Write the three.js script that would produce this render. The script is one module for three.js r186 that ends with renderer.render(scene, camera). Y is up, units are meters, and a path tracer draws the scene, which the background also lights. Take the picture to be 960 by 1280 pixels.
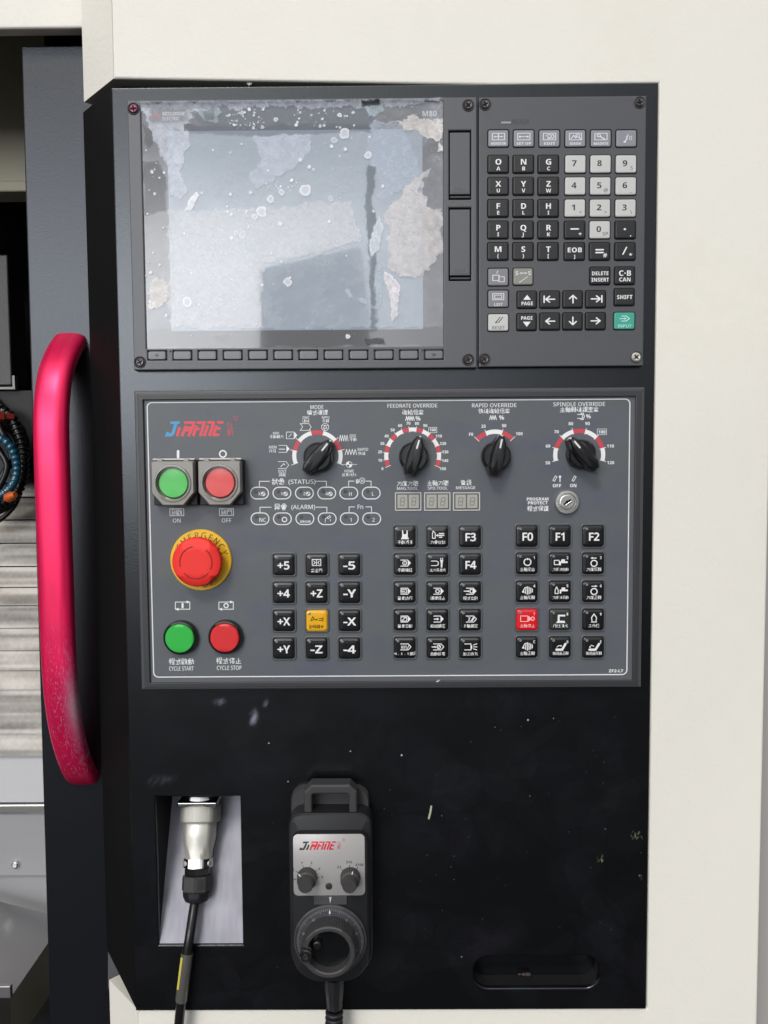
import * as THREE from 'three';
import { mergeGeometries, toCreasedNormals, mergeVertices } from 'three/addons/utils/BufferGeometryUtils.js';
import { RoundedBoxGeometry } from 'three/addons/geometries/RoundedBoxGeometry.js';

// ------------------------------------------------------------------ camera, sky, sun, exposure
const scene = new THREE.Scene();
const FOCAL = 961, DIST = 0.6;                       // phone lens (pixels of a 960 x 1280 picture), metres to the cabinet front
const camera = new THREE.PerspectiveCamera(2 * Math.atan(640 / FOCAL) * 180 / Math.PI, 0.75, 0.02, 200);
camera.position.set(0, 0, DIST);
camera.rotation.set(-3.3 * Math.PI / 180, 0.3 * Math.PI / 180, -0.4 * Math.PI / 180, 'YXZ');
camera.updateMatrixWorld(true);
scene.add(camera);

const renderer = new THREE.WebGLRenderer({ antialias: true });
renderer.toneMapping = THREE.LinearToneMapping;
renderer.toneMappingExposure = 0.95;
renderer.shadowMap.enabled = true;

const SUN = new THREE.Vector3(-0.26, 0.74, 0.70).normalize();
function hash(x, y) { let h = Math.imul(x | 0, 374761393) + Math.imul(y | 0, 668265263); h = Math.imul(h ^ (h >>> 13), 1274126177); return ((h ^ (h >>> 16)) >>> 0) / 4294967296; }
function noise(x, y, period = 0, py = period) {
  const xi = Math.floor(x), yi = Math.floor(y), f = x - xi, g = y - yi, w = (a) => period ? ((a % period) + period) % period : a, z = (b) => py ? ((b % py) + py) % py : b;
  const u = f * f * (3 - 2 * f), v = g * g * (3 - 2 * g);
  const a = hash(w(xi), z(yi)), b = hash(w(xi + 1), z(yi)), c = hash(w(xi), z(yi + 1)), d = hash(w(xi + 1), z(yi + 1));
  return (a + (b - a) * u) * (1 - v) + (c + (d - c) * u) * v;
}
const fbm = (x, y, n = 4) => { let s = 0, a = 0.5, t = 0; for (let i = 0; i < n; i++) { s += a * noise(x, y); t += a; x = x * 2.03 + 11.3; y = y * 2.03 + 5.7; a *= 0.5; } return s / t; };
const smooth = (a, b, x) => { const t = Math.min(1, Math.max(0, (x - a) / (b - a))); return t * t * (3 - 2 * t); };
{
  const W = 512, H = 256, d = new Float32Array(W * H * 4), dir = new THREE.Vector3();
  for (let j = 0; j < H; j++) for (let i = 0; i < W; i++) {
    const ph = ((i + 0.5) / W - 0.5) * 2 * Math.PI, el = ((j + 0.5) / H - 0.5) * Math.PI;
    dir.set(Math.cos(ph) * Math.cos(el), Math.sin(el), Math.sin(ph) * Math.cos(el));
    const ang = Math.acos(Math.min(1, dir.dot(SUN))) * 57.3, e = el * 57.3, az = Math.atan2(dir.x, dir.z) * 57.3;
    let L = 0.25 * (1 + 2 * Math.max(0, Math.sin(el))) * (0.06 + 0.94 * smooth(-70, -5, az) + 0.6 * smooth(85, 125, -az)); // grey overcast, dimmed to one side to keep the cabinet corner dark
    L += 1.3 * Math.exp(-Math.pow(ang / 28, 2));                         // cloud lit through by the veiled sun
    const brightBand = smooth(-2, 2.5, e) * (1 - smooth(15, 22, e + 4 * (fbm(az * 0.08 + 40, e * 0.1, 3) - 0.5)));
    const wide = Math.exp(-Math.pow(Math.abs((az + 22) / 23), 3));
    L += 8.5 * brightBand * wide * (0.75 + 0.5 * fbm(az * 0.12 + 7, e * 0.3 + 3, 4));  // added bright low band, shaped for the reflections in paint and screen
    L *= 0.86 + 0.28 * fbm(az * 0.05 + 100, e * 0.12 + 50, 4);
    if (e < 0) L *= Math.max(0.1, 1 + e / 4);
    const k = (j * W + i) * 4; d[k] = L * 0.98; d[k + 1] = L; d[k + 2] = L * 1.035; d[k + 3] = 1;
  }
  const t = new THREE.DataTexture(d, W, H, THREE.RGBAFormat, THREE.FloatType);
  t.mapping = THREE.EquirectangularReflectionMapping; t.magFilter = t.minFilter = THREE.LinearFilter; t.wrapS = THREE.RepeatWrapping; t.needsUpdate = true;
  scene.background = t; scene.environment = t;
}
const sun = new THREE.DirectionalLight(0xfff4e6, 1.4);
sun.position.copy(SUN).multiplyScalar(5); sun.castShadow = true; sun.shadow.radius = 24; sun.shadow.mapSize.set(2048, 2048);
Object.assign(sun.shadow.camera, { left: -0.8, right: 0.8, top: 0.8, bottom: -0.8, near: 1, far: 9 });
scene.add(sun); scene.add(sun.target);

// ------------------------------------------------------------------ helpers
const U = DIST / FOCAL;                              // metres per reference pixel on the cabinet front
const Q = camera.quaternion.clone(), _v = new THREE.Vector3();
function P(px, py, z = 0) {                          // where the line of sight through a pixel meets the plane at depth z
  _v.set(px - 480, 640 - py, -FOCAL).applyQuaternion(Q);
  const t = (z - DIST) / _v.z;
  return new THREE.Vector3(_v.x * t, _v.y * t, z);
}
let seed = 12345;
const rnd = () => { seed = (Math.imul(seed, 1664525) + 1013904223) >>> 0; return seed / 4294967296; };
const rr = (a, b) => a + (b - a) * rnd();
const used = {};
function numbered(n) { const k = used[n] = (used[n] ?? -1) + 1; return k ? n + '_' + String(k).padStart(3, '0') : n; }
const WP = new Map();                                // world position of every node, all unrotated
function thing(name, label, category, pos, group) {
  const o = new THREE.Group(); o.name = numbered(name); o.position.copy(pos); WP.set(o, pos.clone());
  o.userData = { label, category }; if (group) o.userData.group = group;
  scene.add(o); return o;
}
function part(name, geo, mat, parent, pos, label) {  // geo is built round pos (world); without pos it is in world coordinates
  const m = new THREE.Mesh(geo, mat); m.name = name; m.castShadow = m.receiveShadow = true;
  const w = pos ? pos.clone() : new THREE.Vector3(), pw = WP.get(parent);
  m.position.copy(w).sub(pw); WP.set(m, w); if (label) m.userData.label = label;
  parent.add(m); return m;
}
function planar(g, s = 1) {                          // uv = x, y in metres
  const p = g.attributes.position, a = new Float32Array(p.count * 2);
  for (let i = 0; i < p.count; i++) { a[2 * i] = p.getX(i) * s; a[2 * i + 1] = p.getY(i) * s; }
  g.setAttribute('uv', new THREE.BufferAttribute(a, 2)); return g;
}
function uvRect(g, w, h, u0 = 0, v0 = 0, us = 1, vs = 1) { // map [-w/2,w/2] x [-h/2,h/2] onto a rectangle of a texture
  const p = g.attributes.position, a = new Float32Array(p.count * 2);
  for (let i = 0; i < p.count; i++) { a[2 * i] = u0 + us * Math.min(0.985, Math.max(0.015, p.getX(i) / w + 0.5)); a[2 * i + 1] = v0 + vs * Math.min(0.985, Math.max(0.015, p.getY(i) / h + 0.5)); }
  g.setAttribute('uv', new THREE.BufferAttribute(a, 2)); return g;
}
function rrect(w, h, r, k = 4, cx = 0, cy = 0) {     // outline of a rounded rectangle, anticlockwise
  const out = []; r = Math.max(1e-5, Math.min(r, w / 2 - 1e-6, h / 2 - 1e-6));
  [[1, -1, -90], [1, 1, 0], [-1, 1, 90], [-1, -1, 180]].forEach(([sx, sy, a0]) => { for (let i = 0; i <= k; i++) { const a = (a0 + 90 * i / k) * Math.PI / 180; out.push([cx + sx * (w / 2 - r) + r * Math.cos(a), cy + sy * (h / 2 - r) + r * Math.sin(a)]); } });
  return out;
}
function rings(list, closeTop = true, crease = 0.6) { // list of [outline, z]: skin between equal-length outlines, fan on the last
  const pos = [], idx = [], n = list[0][0].length;
  for (const [o, z] of list) for (const [x, y] of o) pos.push(x, y, z);
  for (let k = 0; k + 1 < list.length; k++) for (let i = 0; i < n; i++) { const a = k * n + i, b = k * n + (i + 1) % n; idx.push(a, b, b + n, a, b + n, a + n); }
  if (closeTop) { const [o, z] = list[list.length - 1]; let cx = 0, cy = 0; for (const [x, y] of o) { cx += x / n; cy += y / n; } pos.push(cx, cy, z); const c = list.length * n, s = (list.length - 1) * n; for (let i = 0; i < n; i++) idx.push(s + i, s + (i + 1) % n, c); }
  let g = new THREE.BufferGeometry(); g.setAttribute('position', new THREE.Float32BufferAttribute(pos, 3)); g.setIndex(idx);
  g = g.toNonIndexed(); g = toCreasedNormals(g, crease); return planar(g);
}
const pad = (w, h, r, prof, k = 4, crease = 0.6) => rings(prof.map(([d, z]) => [rrect(w - 2 * d, h - 2 * d, r - d, k), z]), true, crease);
function shapeOf(pts, holes = []) { const s = new THREE.Shape(pts.map(([x, y]) => new THREE.Vector2(x, y))); for (const h of holes) s.holes.push(new THREE.Path(h.map(([x, y]) => new THREE.Vector2(x, y)))); return s; }
function plate(pts, holes, z0, z1, bevel = 0, seg = 2) { // slab between z0 (back) and z1 (front), bevel inside the outline
  const g = new THREE.ExtrudeGeometry(shapeOf(pts, holes), { depth: z1 - z0 - 2 * bevel, bevelEnabled: bevel > 0, bevelSize: bevel, bevelThickness: bevel, bevelOffset: -bevel, bevelSegments: seg, curveSegments: 8 });
  g.translate(0, 0, z0 + bevel); return planar(g);
}
function prism(pts, vec) {                           // convex polygon in space, thickened along vec
  const n = pts.length, a = pts, b = pts.map((p) => p.clone().add(vec)), tri = [];
  const T = (p, q, r) => tri.push(...p.toArray(), ...q.toArray(), ...r.toArray());
  for (let i = 1; i + 1 < n; i++) { T(a[0], a[i], a[i + 1]); T(b[0], b[i + 1], b[i]); }
  for (let i = 0; i < n; i++) { const j = (i + 1) % n; T(a[i], b[i], b[j]); T(a[i], b[j], a[j]); }
  const g = new THREE.BufferGeometry(); g.setAttribute('position', new THREE.Float32BufferAttribute(tri, 3)); g.computeVertexNormals();
  const N = new THREE.Vector3().subVectors(pts[1], pts[0]).cross(new THREE.Vector3().subVectors(pts[2], pts[0]));
  if (N.dot(vec) > 0) { const p = g.attributes.position.array; for (let i = 0; i < p.length; i += 9) for (let c = 0; c < 3; c++) { const t = p[i + 3 + c]; p[i + 3 + c] = p[i + 6 + c]; p[i + 6 + c] = t; } g.computeVertexNormals(); }
  return planar(g);
}
const V3 = (x, y, z) => new THREE.Vector3(x, y, z);
function lathe(prof, seg = 40, crease = 0.5) {       // profile [r, z], axis z
  const g = new THREE.LatheGeometry(prof.map(([r, z]) => new THREE.Vector2(Math.max(r, 1e-6), z)), seg); g.rotateX(Math.PI / 2);
  const n = toCreasedNormals(g.toNonIndexed(), crease); return planar(n);
}
function box(x0, x1, y0, y1, z0, z1, r = 0) {
  const g = r ? new RoundedBoxGeometry(x1 - x0, y1 - y0, z1 - z0, 2, r) : new THREE.BoxGeometry(x1 - x0, y1 - y0, z1 - z0);
  g.translate((x0 + x1) / 2, (y0 + y1) / 2, (z0 + z1) / 2); return planar(g);
}
const clean = (list) => mergeGeometries(list.map((g) => { g = g.index ? g.toNonIndexed() : g; for (const k of Object.keys(g.attributes)) if (!['position', 'normal', 'uv'].includes(k)) g.deleteAttribute(k); return g; }));
function tube(pts, r, seg = 60, rad = 12, closed = false) { return new THREE.TubeGeometry(new THREE.CatmullRomCurve3(pts, closed, 'centripetal'), seg, r, rad, closed); }

// ------------------------------------------------------------------ materials
function dataTex(n, f, srgb = false) {
  const d = new Uint8Array(n * n * 4);
  for (let y = 0; y < n; y++) for (let x = 0; x < n; x++) { const v = f(x / n, y / n, x, y), k = (y * n + x) * 4; for (let c = 0; c < 3; c++) d[k + c] = Math.max(0, Math.min(255, 255 * (Array.isArray(v) ? v[c] : v))); d[k + 3] = 255; }
  const t = new THREE.DataTexture(d, n, n); t.magFilter = THREE.LinearFilter; t.minFilter = THREE.LinearMipmapLinearFilter; t.wrapS = t.wrapT = THREE.RepeatWrapping; if (srgb) t.colorSpace = THREE.SRGBColorSpace; t.needsUpdate = true; return t;
}
const rep = (t, size, sy = size) => { const c = t.clone(); c.repeat.set(1 / size, 1 / sy); c.needsUpdate = true; return c; };
const grainTex = dataTex(512, (u, v) => 0.6 * noise(u * 96, v * 96, 96) + 0.25 * noise(u * 48 + 9, v * 48, 48) + 0.15 * noise(u * 192, v * 192 + 5, 192));
const peelTex = dataTex(512, (u, v) => 0.55 * noise(u * 64, v * 64, 64) + 0.45 * noise(u * 24 + 3, v * 24, 24));
const brushTex = dataTex(512, (u, v) => 0.5 + 0.35 * (noise(u * 6, v * 256, 6, 256) - 0.5) + 0.25 * (noise(u * 3 + 6, v * 90, 3, 90) - 0.5) + 0.12 * (noise(u * 40, v * 40, 40) - 0.5));
const blotchTex = dataTex(512, (u, v) => { const a = 0.945 + 0.05 * noise(u * 5, v * 5, 5) + 0.025 * noise(u * 14, v * 9, 14, 9) + 0.014 * noise(u * 60, v * 60, 60), d = 0.03 * smooth(0.62, 0.85, noise(u * 9, v * 7, 9, 7)) * noise(u * 128, v * 128, 128); return [a - d * 0.7, a - d * 0.8, a - d * 1.3]; });
const lin = (r, g, b) => new THREE.Color().setRGB(r, g, b);
const std = (o) => new THREE.MeshStandardMaterial({ roughness: 0.5, metalness: 0, ...o });
const phys = (o) => new THREE.MeshPhysicalMaterial({ roughness: 0.5, metalness: 0, ...o });
const M = {
  cream: std({ color: lin(0.755, 0.737, 0.672), map: rep(blotchTex, 0.83), roughness: 0.55, bumpMap: rep(peelTex, 0.11), bumpScale: 0.00016 }),
  creamShaded: std({ color: lin(0.42, 0.39, 0.29), roughness: 0.6 }),  // cream with the shade inside the machine put into its colour
  paint: phys({ color: lin(0.0018, 0.0019, 0.0025), roughness: 0.27, ior: 1.6, specularColor: lin(0.88, 0.94, 1), bumpMap: rep(grainTex, 0.06), bumpScale: 0.00005 }),
  doorPaint: phys({ color: lin(0.006, 0.0063, 0.0085), roughness: 0.29, ior: 1.50, specularColor: lin(0.88, 0.93, 1), bumpMap: rep(grainTex, 0.05), bumpScale: 0.00006 }),
  paintMatte: phys({ color: lin(0.0018, 0.0018, 0.002), roughness: 0.6, specularIntensity: 0.45, bumpMap: rep(grainTex, 0.09), bumpScale: 0.00008 }),
  black: std({ color: lin(0.008, 0.008, 0.009), roughness: 0.6 }),
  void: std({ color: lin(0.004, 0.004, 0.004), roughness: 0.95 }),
  unit: std({ color: lin(0.085, 0.088, 0.097), roughness: 0.4, bumpMap: rep(grainTex, 0.05), bumpScale: 0.00003 }),
  unitDark: std({ color: lin(0.030, 0.031, 0.035), roughness: 0.45 }),
  frame: std({ color: lin(0.055, 0.057, 0.062), roughness: 0.42 }),
  keyFrame: std({ color: lin(0.082, 0.085, 0.09), roughness: 0.5 }),
  gloss: phys({ color: lin(0.008, 0.008, 0.009), roughness: 0.18, clearcoat: 0.5, clearcoatRoughness: 0.1 }),
  knob: phys({ color: lin(0.006, 0.006, 0.007), roughness: 0.22 }),
  rubber: std({ color: lin(0.010, 0.0105, 0.013), roughness: 0.46, bumpMap: rep(grainTex, 0.03), bumpScale: 0.00005 }),
  rubberGrey: std({ color: lin(0.034, 0.034, 0.036), roughness: 0.55 }),
  white: std({ color: lin(0.72, 0.72, 0.72), roughness: 0.5 }),
  offWhite: std({ color: lin(0.5, 0.5, 0.48), roughness: 0.4 }),
  steel: std({ color: lin(0.62, 0.61, 0.59), roughness: 0.32, metalness: 1, bumpMap: rep(brushTex, 0.3), bumpScale: 0.00006 }),
  nickel: std({ color: lin(0.66, 0.65, 0.59), roughness: 0.42, metalness: 0.6 }),
  nickelDull: std({ color: lin(0.44, 0.435, 0.40), roughness: 0.5, metalness: 0.5, bumpMap: rep(grainTex, 0.012), bumpScale: 0.0001 }),
  chrome: std({ color: lin(0.75, 0.75, 0.74), roughness: 0.14, metalness: 1 }),
  screwDark: std({ color: lin(0.10, 0.09, 0.095), roughness: 0.35, metalness: 0.8 }),
  green: phys({ color: lin(0.02, 0.42, 0.05), roughness: 0.35, clearcoat: 0.3 }),
  greenPale: phys({ color: lin(0.10, 0.60, 0.14), roughness: 0.4 }),
  red: phys({ color: lin(0.62, 0.018, 0.02), roughness: 0.35, clearcoat: 0.3 }),
  redPale: phys({ color: lin(0.80, 0.10, 0.11), roughness: 0.4 }),
  stopRed: phys({ color: lin(0.80, 0.032, 0.026), roughness: 0.58, specularIntensity: 0.7 }),
  stopGroove: std({ color: lin(0.22, 0.008, 0.008), roughness: 0.6 }),
  shield: phys({ color: lin(0.36, 0.345, 0.315), roughness: 0.28, transmission: 0.35, thickness: 0, ior: 1.5 }),
  pane: phys({ color: lin(0.95, 0.94, 0.91), roughness: 0.0, transmission: 1, thickness: 0, ior: 1.5 }),
  hose: phys({ color: lin(0.008, 0.062, 0.11), roughness: 0.25, clearcoat: 0.6 }),
  orange: std({ color: lin(0.5, 0.09, 0.01), roughness: 0.4 }),
  yellowTag: std({ color: lin(0.75, 0.66, 0.03), roughness: 0.5 }),
  clearTube: phys({ color: lin(0.9, 0.88, 0.8), roughness: 0.05, transmission: 0.92, thickness: 0 }),
  cable: phys({ color: lin(0.007, 0.007, 0.008), roughness: 0.3 }),
};

// ------------------------------------------------------------------ lettering: strokes for characters the fonts lack
// a character is one stroke string (points are digit pairs on a 0..9 grid), or A|B side by side, A/B one over the other
const S = {
  口: '1282881812', 日: '2171792921 2575', 目: '2070792920 2373 2676', 木: '0393 5059 5418 5498', 車: '1181 2373772723 2575 0898 5059', 由: '5059 1383891913 1686',
  主: '4051 1383 1686 0999 5359', 刀: '1282 8288 8878 5245 4509', 工: '1282 5258 0898', 手: '7121 1484 0797 5159 5939', 重: '2080 1292 2474772724 0999 5159', 力: '1383 8389 8979 5055 5509',
  自: '5042 2272792922 2474 2676', 正: '1181 5159 5585 2529 0999', 反: '2090 2026 2609 2474 7448 3689', 止: '5159 5585 2529 0999', 亻: '6013 4249', 式: '0393 6089 2565 4549 1969 8191',
  禾: '8020 0393 5059 5418 5498', 攵: '4005 2383 7328 3689', 言: '4151 1282 2474 2676 2979 2979', 宀: '4051 1492 1214', 女: '4017 1788 8209 0393', 門: '1019 1040 4043 4313 9099 9060 6063 6393',
  氵: '1121 0515 0929', 扌: '0383 5059 5939 0785', 辶: '2031 0434 3407 0799', 貝: '2070772720 2373 2575 3718 6798', 糸: '5024 2464 6428 0888 5859', 彐: '2282 8288 2888 2585',
  土: '2474 5159 0999', 又: '1282 8209 2489', 金: '5014 5094 3575 2777 5359 0999', 弓: '2172 7274 7424 2426 2676 7679', 月: '2079 2029 2070 7079 2373 2676', 石: '1181 5017 3585 8589 8939 3935', 广: '5051 1393 1309',
  田: '1181891911 1585 5159', 火: '5009 5498 2134 8265', 阝: '1019 1060 6034 3466 6616', 大: '0393 5009 5599', 言2: '1282', 水: '5059 1434 3408 9255 5599', 立: '4051 1282 3337 7367 0999', 斤: '7021 2109 2484 6469',
  氣: '3012 2282 2474 7499 3559 3757', 欠: '3005 2373 7365 5509 5599', 品: '3070743430 0545490905 5595995955', 牛: '3014 2484 0797 5059', 夾: '0292 5009 5599 3346 7366', 空: '5051 1293 3315 6385 2777 5759 1999', 足: '2070742420 5459 2529 0999 5787',
  行: '4003 4306 2429 5090 5494 8489', 冫: '1122 0929', 定: '5051 1392 2575 5559 3509 3999 5787', 向: '5041 1383891913 3666683836', 生: '3014 2474 5059 2676 0999', 立2: '12', 庫: '5051 1191 1109 3383 4474774744 2898 6369',
  電: '1181 5054 2242 6282 2484872724 5359 5989', 開: '1019 1040 4414 9099 6066 6494 2676 2878', 燈: '1019 0313 3008 5080 4393 6686 4999', 屑: '1090 9093 1393 1309 3484893934', 點: '1151554511 0656 2029 6069 6595 6797', 原: '1191 1109 3474773734 5759 3639 7689', 心: '1528 3338 3888 5155 8195', 意: '1181 2474772724 1898 5154',
};
const C = {
  軸: '車|由', 轉: '車|重', 動: '重|力', 停: '亻|空', 程: '禾|主', 啟: '石|攵', 保: '亻|木', 護: '言|品', 安: '宀/女', 全: '金', 模: '木|意', 選: '辶|品', 擇: '扌|重', 進: '辶|主', 給: '糸|口', 倍: '亻|品', 率: '空', 快: '亻|大', 速: '辶|木', 調: '言|月', 整: '木/正', 狀: '月|大', 態: '品/心',
  异: '彐/大', 警: '品/言', 號: '口|弓', 資: '欠/貝', 訊: '言|土', 潤: '氵|門', 滑: '氵|月', 臂: '品/月', 強: '弓|又', 制: '牛|刀', 輪: '車|月', 換: '扌|大', 鬆: '彐/木', 具: '貝', 單: '口/車', 節: '彐/月', 執: '土|力', 跑: '足|弓', 忽: '刀/心', 略: '田|口', 機: '木|意', 械: '木|式', 鎖: '金|貝', 斷: '糸|斤', 加: '力|口', 吹: '口|欠',
  冷: '冫|金', 卻: '大|阝', 液: '氵|夾', 底: '广|氣', 座: '广|土', 沖: '氵|車', 作: '亻|生', 排: '扌|生', 器: '品', 開: '開', 關: '開', 閉: '門', 連: '辶|車', 線: '糸|水', 輸: '車|月', 入: '大', 記: '言|弓', 憶: '亻|意', 編: '糸|月', 輯: '車|目', 復: '亻|攵', 歸: '阝|彐', 超: '足|刀', 釋: '禾|重', 放: '方|攵', 擬: '扌|正', 佳: '亻|土', 帆: '月|几',
};
S.方 = '4151 0393 4337 4383 8379'; S.几 = '2071 2009 2070 7099';
Object.assign(S, {
  程: '3011 0343 2129 2406 2446 5090935350 5595 5797 5999 7579',
  停: '3004 2229 6061 4191 5282845452 4647 4696 9697 5888 7879 7969',
  啟: '0040 0242 4244 0444 0207 0709 1636391916 7052 6292 8289 8259 6499',
  動: '4020 0242 0343470703 0545 2029 0949 5393 9398 9888 7074 7459',
  軸: '0040 0242460602 0444 0848 2029 5393995953 5696 7079',
  轉: '0040 0242460602 0444 0848 2029 5191 6393956563 8086 5797 8789 8979 6768',
  速: '1021 0424 2407 0799 4292 5484865654 7078 7548 7597',
  調: '2030 0242 1434 1636 1737391917 5059 5090 9099 6282 6484 7064 6686886866',
  率: '4050 0292 5335 3555 5537 3777 1324 8374 1627 8676 0898 5859',
  進: '1021 0424 2407 0799 5043 4248 4292 4494 4696 4898 7278',
  給: '2003 0323 3305 0545 2529 2608 2647 7044 7094 6484 5696995956',
  倍: '3004 2229 6061 4191 5354 8384 4494 5696995956',
  快: '2029 0205 3243 4282 8285 4595 6065 6549 6599',
  模: '0242 2029 2306 2346 5191 6062 8082 5393965653 5595 4797 7749 7799',
  選: '1021 0424 2407 0799 4060624243 4344 4464 7090927273 7374 7494 4595 5357 8387 4797',
  擇: '0242 2029 2919 0646 5090935350 6063 8083 5494 4696 4898 7379',
  狀: '3039 1013 0333 0636 1619 4393 7074 7449 7499 8191',
  异: '1080838313 1015 1585 8584 0797 3619 6669',
  號: '0040430300 0545 1507 0747 4749 4929 6063 6191 5292 5259 6494 7496 6899',
  訊: '2030 0242 1434 1636 1737391917 5080 8088 8899 5494 6169',
  保: '3004 2229 5090935350 4595 7379 7548 7598',
  護: '2030 0242 1434 1636 1737391917 4191 6062 8082 5357 5393 5595 5797 7377 5888 8849 5899',
  鎖: '2003 2043 0444 0646 2429 0949 5090 6071 5292 5393975753 5595 6759 8799',
  定: '4050 0191 0102 9192 2474 4449 4677 2609 4999',
  自: '4032 1282891912 1484 1686',
  排: '0242 2029 2919 0646 5059 4252 4555 4858 7079 7292 7595 7898',
  正: '1080 5059 5585 2529 0999',
  反: '1090 1016 1609 1373 7349 3599',
  手: '8020 1383 0696 5059 5949',
  冷: '1122 0929 6034 6093 5474 5686 8679',
  作: '3004 2229 6044 5393 7379 7595 7797',
});
function cjk(g, ch, x, y, w, h) {                    // strokes into the box at x, y
  const d = S[ch] ?? C[ch] ?? '1282881812 2575 5259';
  if (S[ch]) return cjk2(g, d, x, y, w, h);
  if (S[d]) return cjk2(g, S[d], x, y, w, h);
  if (d.includes('|')) { const [a, b] = d.split('|'); cjk2(g, S[a], x, y, w * 0.42, h); cjk2(g, S[b], x + w * 0.44, y, w * 0.56, h); return; }
  if (d.includes('/')) { const [a, b] = d.split('/'); cjk2(g, S[a], x, y, w, h * 0.48); cjk2(g, S[b], x, y + h * 0.48, w, h * 0.52); return; }
  cjk2(g, d, x, y, w, h);
}
function cjk2(g, d, x, y, w, h) {
  g.beginPath();
  for (const s of d.split(' ')) for (let i = 0; i + 1 < s.length; i += 2) { const X = x + w * (+s[i] + 0.3) / 9.6, Y = y + h * (+s[i + 1] + 0.3) / 9.6; if (i) g.lineTo(X, Y); else g.moveTo(X, Y); }
  g.stroke();
}
function han(g, text, cx, cy, size, weight = 0.11, gap = 1.08) { // centred line of characters; latin letters through the font
  const n = text.length; let x = cx - (n * gap - (gap - 1)) * size / 2; g.lineWidth = size * weight; g.lineCap = 'round'; g.lineJoin = 'round';
  for (const ch of text) {
    if (ch.charCodeAt(0) < 256) { const f = g.font; g.font = 'bold ' + size + 'px sans-serif'; g.textAlign = 'center'; g.textBaseline = 'middle'; g.fillText(ch, x + size / 2, cy); g.font = f; }
    else cjk(g, ch, x + size * 0.02, cy - size / 2, size * 0.96, size);
    x += size * gap;
  }
}
function say(g, t, x, y, size, bold = false, width = 0, align = 'center') {
  g.font = (bold === true ? 'bold ' : '') + size + 'px sans-serif'; g.textAlign = align; g.textBaseline = 'middle';
  const w = g.measureText(t).width;
  g.save(); g.translate(x, y); if (width) g.scale(width / w, 1); g.fillText(t, 0, 0); if (bold === 'medium') { g.strokeStyle = g.fillStyle; g.lineJoin = 'round'; g.lineWidth = size * 0.055; g.strokeText(t, 0, 0); } g.restore();
}
function canvas(w, h, bg) { const c = document.createElement('canvas'); c.width = w; c.height = h; const g = c.getContext('2d'); if (bg) { g.fillStyle = bg; g.fillRect(0, 0, w, h); } return [c, g]; }
function canvasTex(c, srgb = true) { const t = new THREE.CanvasTexture(c); if (srgb) t.colorSpace = THREE.SRGBColorSpace; t.anisotropy = 8; return t; }
function line(g, w, ...pts) { g.lineWidth = w; g.beginPath(); pts.forEach(([x, y], i) => i ? g.lineTo(x, y) : g.moveTo(x, y)); g.stroke(); }
function poly(g, ...pts) { g.beginPath(); pts.forEach(([x, y], i) => i ? g.lineTo(x, y) : g.moveTo(x, y)); g.closePath(); g.fill(); }
function circ(g, x, y, r, w) { g.beginPath(); g.arc(x, y, r, 0, 7); if (w) { g.lineWidth = w; g.stroke(); } else g.fill(); }
// the maker's word mark: J i R F I N E drawn as slanted bars; x, y = left top, w x h
function wordMark(g, x, y, w, h, first, second) {
  const X = (u, v) => [x + w * u + (1 - v) * h * 0.22, y + h * v], b = h * 0.17;
  g.lineCap = 'butt'; g.lineJoin = 'miter';
  g.strokeStyle = first; line(g, b, X(0.015, 0.1), X(0.19, 0.1)); line(g, b * 1.25, X(0.125, 0.05), X(0.105, 0.78), X(0.08, 0.9), X(0.0, 0.9), X(0.01, 0.72));
  g.strokeStyle = second === '#d8444e' ? second : first; line(g, b * 1.1, X(0.205, 0.4), X(0.19, 1));
  g.strokeStyle = second;
  line(g, b, X(0.27, 0.1), X(0.47, 0.1)); line(g, b * 1.1, X(0.32, 0.3), X(0.28, 1)); line(g, b, X(0.30, 0.45), X(0.44, 0.45)); line(g, b * 1.1, X(0.455, 0.05), X(0.44, 0.5), X(0.40, 1)); line(g, b * 0.8, X(0.33, 0.62), X(0.44, 0.62));
  line(g, b, X(0.505, 0.1), X(0.60, 0.1)); line(g, b * 1.1, X(0.515, 0.3), X(0.49, 1)); line(g, b, X(0.505, 0.52), X(0.585, 0.52));
  line(g, b * 1.15, X(0.645, 0.02), X(0.62, 1));
  line(g, b * 1.1, X(0.72, 0.28), X(0.695, 1)); line(g, b, X(0.70, 0.1), X(0.835, 0.1)); line(g, b * 1.1, X(0.82, 0.1), X(0.785, 1));
  line(g, b, X(0.88, 0.1), X(1.0, 0.1)); line(g, b * 1.1, X(0.885, 0.3), X(0.855, 1)); line(g, b, X(0.87, 0.5), X(0.97, 0.5)); line(g, b, X(0.855, 0.92), X(0.97, 0.92));
}

// ------------------------------------------------------------------ setting: floor in front of the machine
{
  const g = new THREE.PlaneGeometry(120, 120); g.rotateX(-Math.PI / 2);
  const m = new THREE.Mesh(g, std({ color: lin(0.03, 0.03, 0.03), roughness: 0.9 })); m.name = 'floor'; m.position.set(0, -1.4, 20); m.userData.kind = 'structure'; m.receiveShadow = true; scene.add(m);
}

// added block behind the photographer, shaped for its dark reflection in the screen
{
  const z = 8, f = (z + DIST) / DIST, at = (px, py) => { const p = P(px, py, 0); return V3(p.x * f, p.y * f, z); };
  const a = at(324, 337), b = at(451, 309), y0 = -1.399, pts = [V3(a.x, y0, z), V3(b.x, y0, z), V3(b.x, b.y, z), V3(a.x, a.y, z)];
  const m = new THREE.Mesh(prism(pts, V3(0, 0, 4)), std({ color: lin(0.62, 0.66, 0.72), roughness: 0.8 })); m.name = 'reflected_block'; m.castShadow = m.receiveShadow = true; m.userData.kind = 'structure'; scene.add(m);
}

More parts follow.
